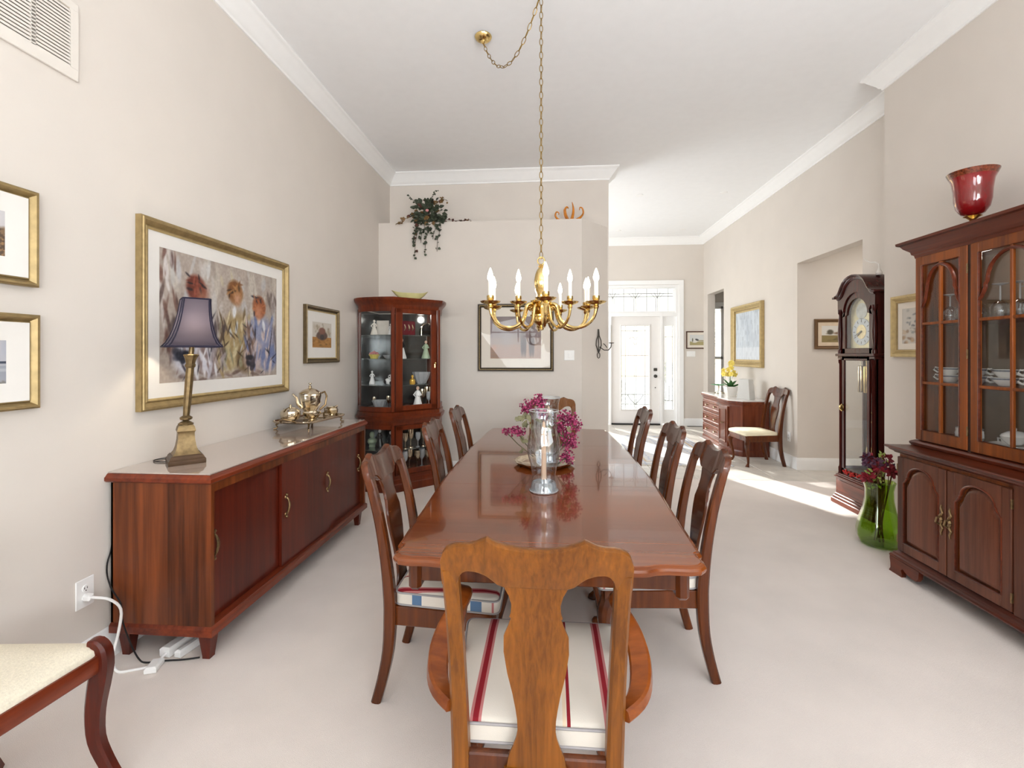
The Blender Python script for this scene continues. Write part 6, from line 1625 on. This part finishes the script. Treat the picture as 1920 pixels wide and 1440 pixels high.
d = D('door', B().box(2.576, 2.602, 7.05, 7.40, .11, .69, .004).join(B().join(B().sweep([(7.095, .155), (7.355, .155), (7.355, .645), (7.095, .645)], [(0, 0), (0, .010), (-.01, .012), (-.026, .002), (-.026, 0)], True), lambda p: (2.577 - p[2], p[0], p[1]))), DESKW)
D('handle', bail(2.570, 7.22, .44), BRONZE, d)
DT = .795
# orchid
oc = thing('potted_orchid', 'yellow artificial orchid in a white square pot on the foyer cabinet', 'plant', (2.80, 7.52, DT))
q4 = lambda r, z: [(r, r, z), (-r, r, z), (-r, -r, z), (r, -r, z)]
obj('pot', B().loft([q4(.055, 0), q4(.058, .004), q4(.085, .15), q4(.085, .155), q4(.078, .155), q4(.07, .13)]), PORC, oc)
obj('soil', B().loft([q4(.0735, .13), q4(.0735, .138)]), plain('moss', (70, 80, 50), .9), oc)
rnd = random.Random(9); lf = B(); yf = B(); yc = B(); sm = B()
for k in range(9):
    a = rnd.uniform(0, 2 * PI)
    leaf(lf, Vector((0, 0, .13)), Vector((math.cos(a), math.sin(a), rnd.uniform(.5, 1.6))), Vector((0, 0, 1)).cross(Vector((-math.sin(a), math.cos(a), 0))) + Vector((0, 0, 1)), rnd.uniform(.14, .22), .032)
for k in range(26):
    a = rnd.uniform(0, 2 * PI); r = rnd.uniform(.02, .115); c0 = Vector((r * math.cos(a) - .01, r * math.sin(a), rnd.uniform(.33, .53)))
    face = Vector((rnd.uniform(-1, -.2), rnd.uniform(-1, .2), rnd.uniform(-.2, .6))).normalized(); e1 = face.orthogonal().normalized(); e2 = face.cross(e1)
    for j in range(5):
        dd_ = e1 * math.cos(2 * PI * j / 5) + e2 * math.sin(2 * PI * j / 5)
        leaf(yf, c0, dd_ + face * .25, face, .042, .02)
    yc.ball(tuple(c0 + face * .008), .008, 6)
    if k % 5 == 0: sm.tube([(0, 0, .13), (c0.x * .4, c0.y * .4, .30), tuple(c0)], .003, 5)
tag(obj('flowers', yf, plain('yellow_petal', (240, 220, 110), .6, var=.12), oc), kind='stuff')
obj('flower_centres', yc, plain('pale_centre', (232, 200, 80), .6), oc)
obj('leaves', lf, plain('orchid_leaf', (62, 110, 58), .45, var=.2), oc)
obj('stems', sm, plain('green_stem', (90, 120, 70), .6), oc)
# green glass leaf dish on a metal stand
gd = thing('green_leaf_dish', 'green glass leaf dish raised on a small metal stand, foyer cabinet', 'candle holder', (2.83, 8.12, DT))
b = B()
for k in range(3):
    a = 2 * PI * k / 3; b.tube([(.07 * math.cos(a), .07 * math.sin(a), .006), (.03 * math.cos(a), .03 * math.sin(a), .035), (0, 0, .05), (.01 * math.cos(a + 2), .01 * math.sin(a + 2), .12)], .006, 6)
    b.tube([(.075 * math.cos(a) + .02 * math.cos(t_), .075 * math.sin(a) + .02 * math.sin(t_), .006) for t_ in [2 * PI * j / 10 for j in range(10)]], .005, 5, closed=True)
obj('stand', b, SILVER, gd)
b = B()
for k in range(5):
    a = 2 * PI * k / 5 + .3; d_ = Vector((math.cos(a), math.sin(a), .32))
    leaf(b, Vector((0, 0, .12)), d_, Vector((0, 0, 1)), .135, .05)
obj('leaf_dish', b, plain('green_art_glass', (92, 168, 120), .15, var=.15, coat=.6), gd)
# grey stone trapezoid vase
sv = thing('grey_stone_vase', 'pale grey tapering slab vase on the foyer cabinet near end', 'vase', (2.86, 7.10, DT))
rr4 = lambda a, c_, z: [(c_, a, z), (-c_, a, z), (-c_, -a, z), (c_, -a, z)]
obj('body', B().loft([rr4(.105, .055, 0), rr4(.108, .058, .004), rr4(.082, .048, .285), rr4(.08, .046, .29), rr4(.07, .038, .29), rr4(.07, .038, .26)]).rot(.5), plain('grey_stone', (200, 199, 195), .8, var=.02, scale=50), sv)
# foyer chair, facing the hall
fc_ = thing('foyer_chair', 'wooden side chair with pale yellow upholstered seat beside the foyer cabinet', 'chair', (2.94, 6.50, 0), PI + .10)
chair_parts(fc_, CHAIRW, CHAIRW, seat=False, seat_w=(.205, .245), depth=.46)
obj('seat', pad(.012, .468, .200, .238, .395, .440, .04, .022, .016), CREAMSEAT, fc_)
# rug
ru = thing('area_rug', 'pale patterned rug with grey lattice on the foyer floor', 'rug', (1.75, 7.35, .0015))
def rug_mat():
    m, N, L, p = new_mat('rug_pattern'); setin(p, Roughness=.95)
    p.inputs['Specular IOR Level'].default_value = .05
    tc = N.new('ShaderNodeTexCoord')
    vo = N.new('ShaderNodeTexVoronoi'); vo.feature = 'DISTANCE_TO_EDGE'; vo.inputs['Scale'].default_value = 9; vo.inputs['Randomness'].default_value = .25
    L.new(tc.outputs['Object'], vo.inputs['Vector'])
    rp = N.new('ShaderNodeValToRGB'); rp.color_ramp.elements[0].position = .08; rp.color_ramp.elements[1].position = .16
    rp.color_ramp.elements[0].color = lin((188, 192, 202)); rp.color_ramp.elements[1].color = lin((214, 212, 208))
    L.new(vo.outputs['Distance'], rp.inputs['Fac']); L.new(rp.outputs[0], p.inputs['Base Color'])
    return m
obj('pile', B().box(-.62, .62, -1.1, 1.1, 0, .008, .003), rug_mat(), ru)
for nm, k, c_ in (('outer_border', .56, (176, 178, 186)), ('inner_border', .44, (196, 176, 150))):
    obj(nm, B().sweep([(-k, -k - .46), (k, -k - .46), (k, k + .46), (-k, k + .46)], [(0, .0075), (.03, .0085), (.03, .0095), (0, .0095)], True), plain(nm + '_wool', c_, .95), ru)
fr_ = B()
for s_ in (-1, 1):
    for k in range(60): fr_.box(-.61 + 1.22 * k / 60, -.602 + 1.22 * k / 60, s_ * 1.1, s_ * 1.14, .001, .004)
tag(obj('fringe', fr_, plain('rug_fringe', (206, 196, 180), .95), ru), kind='stuff')
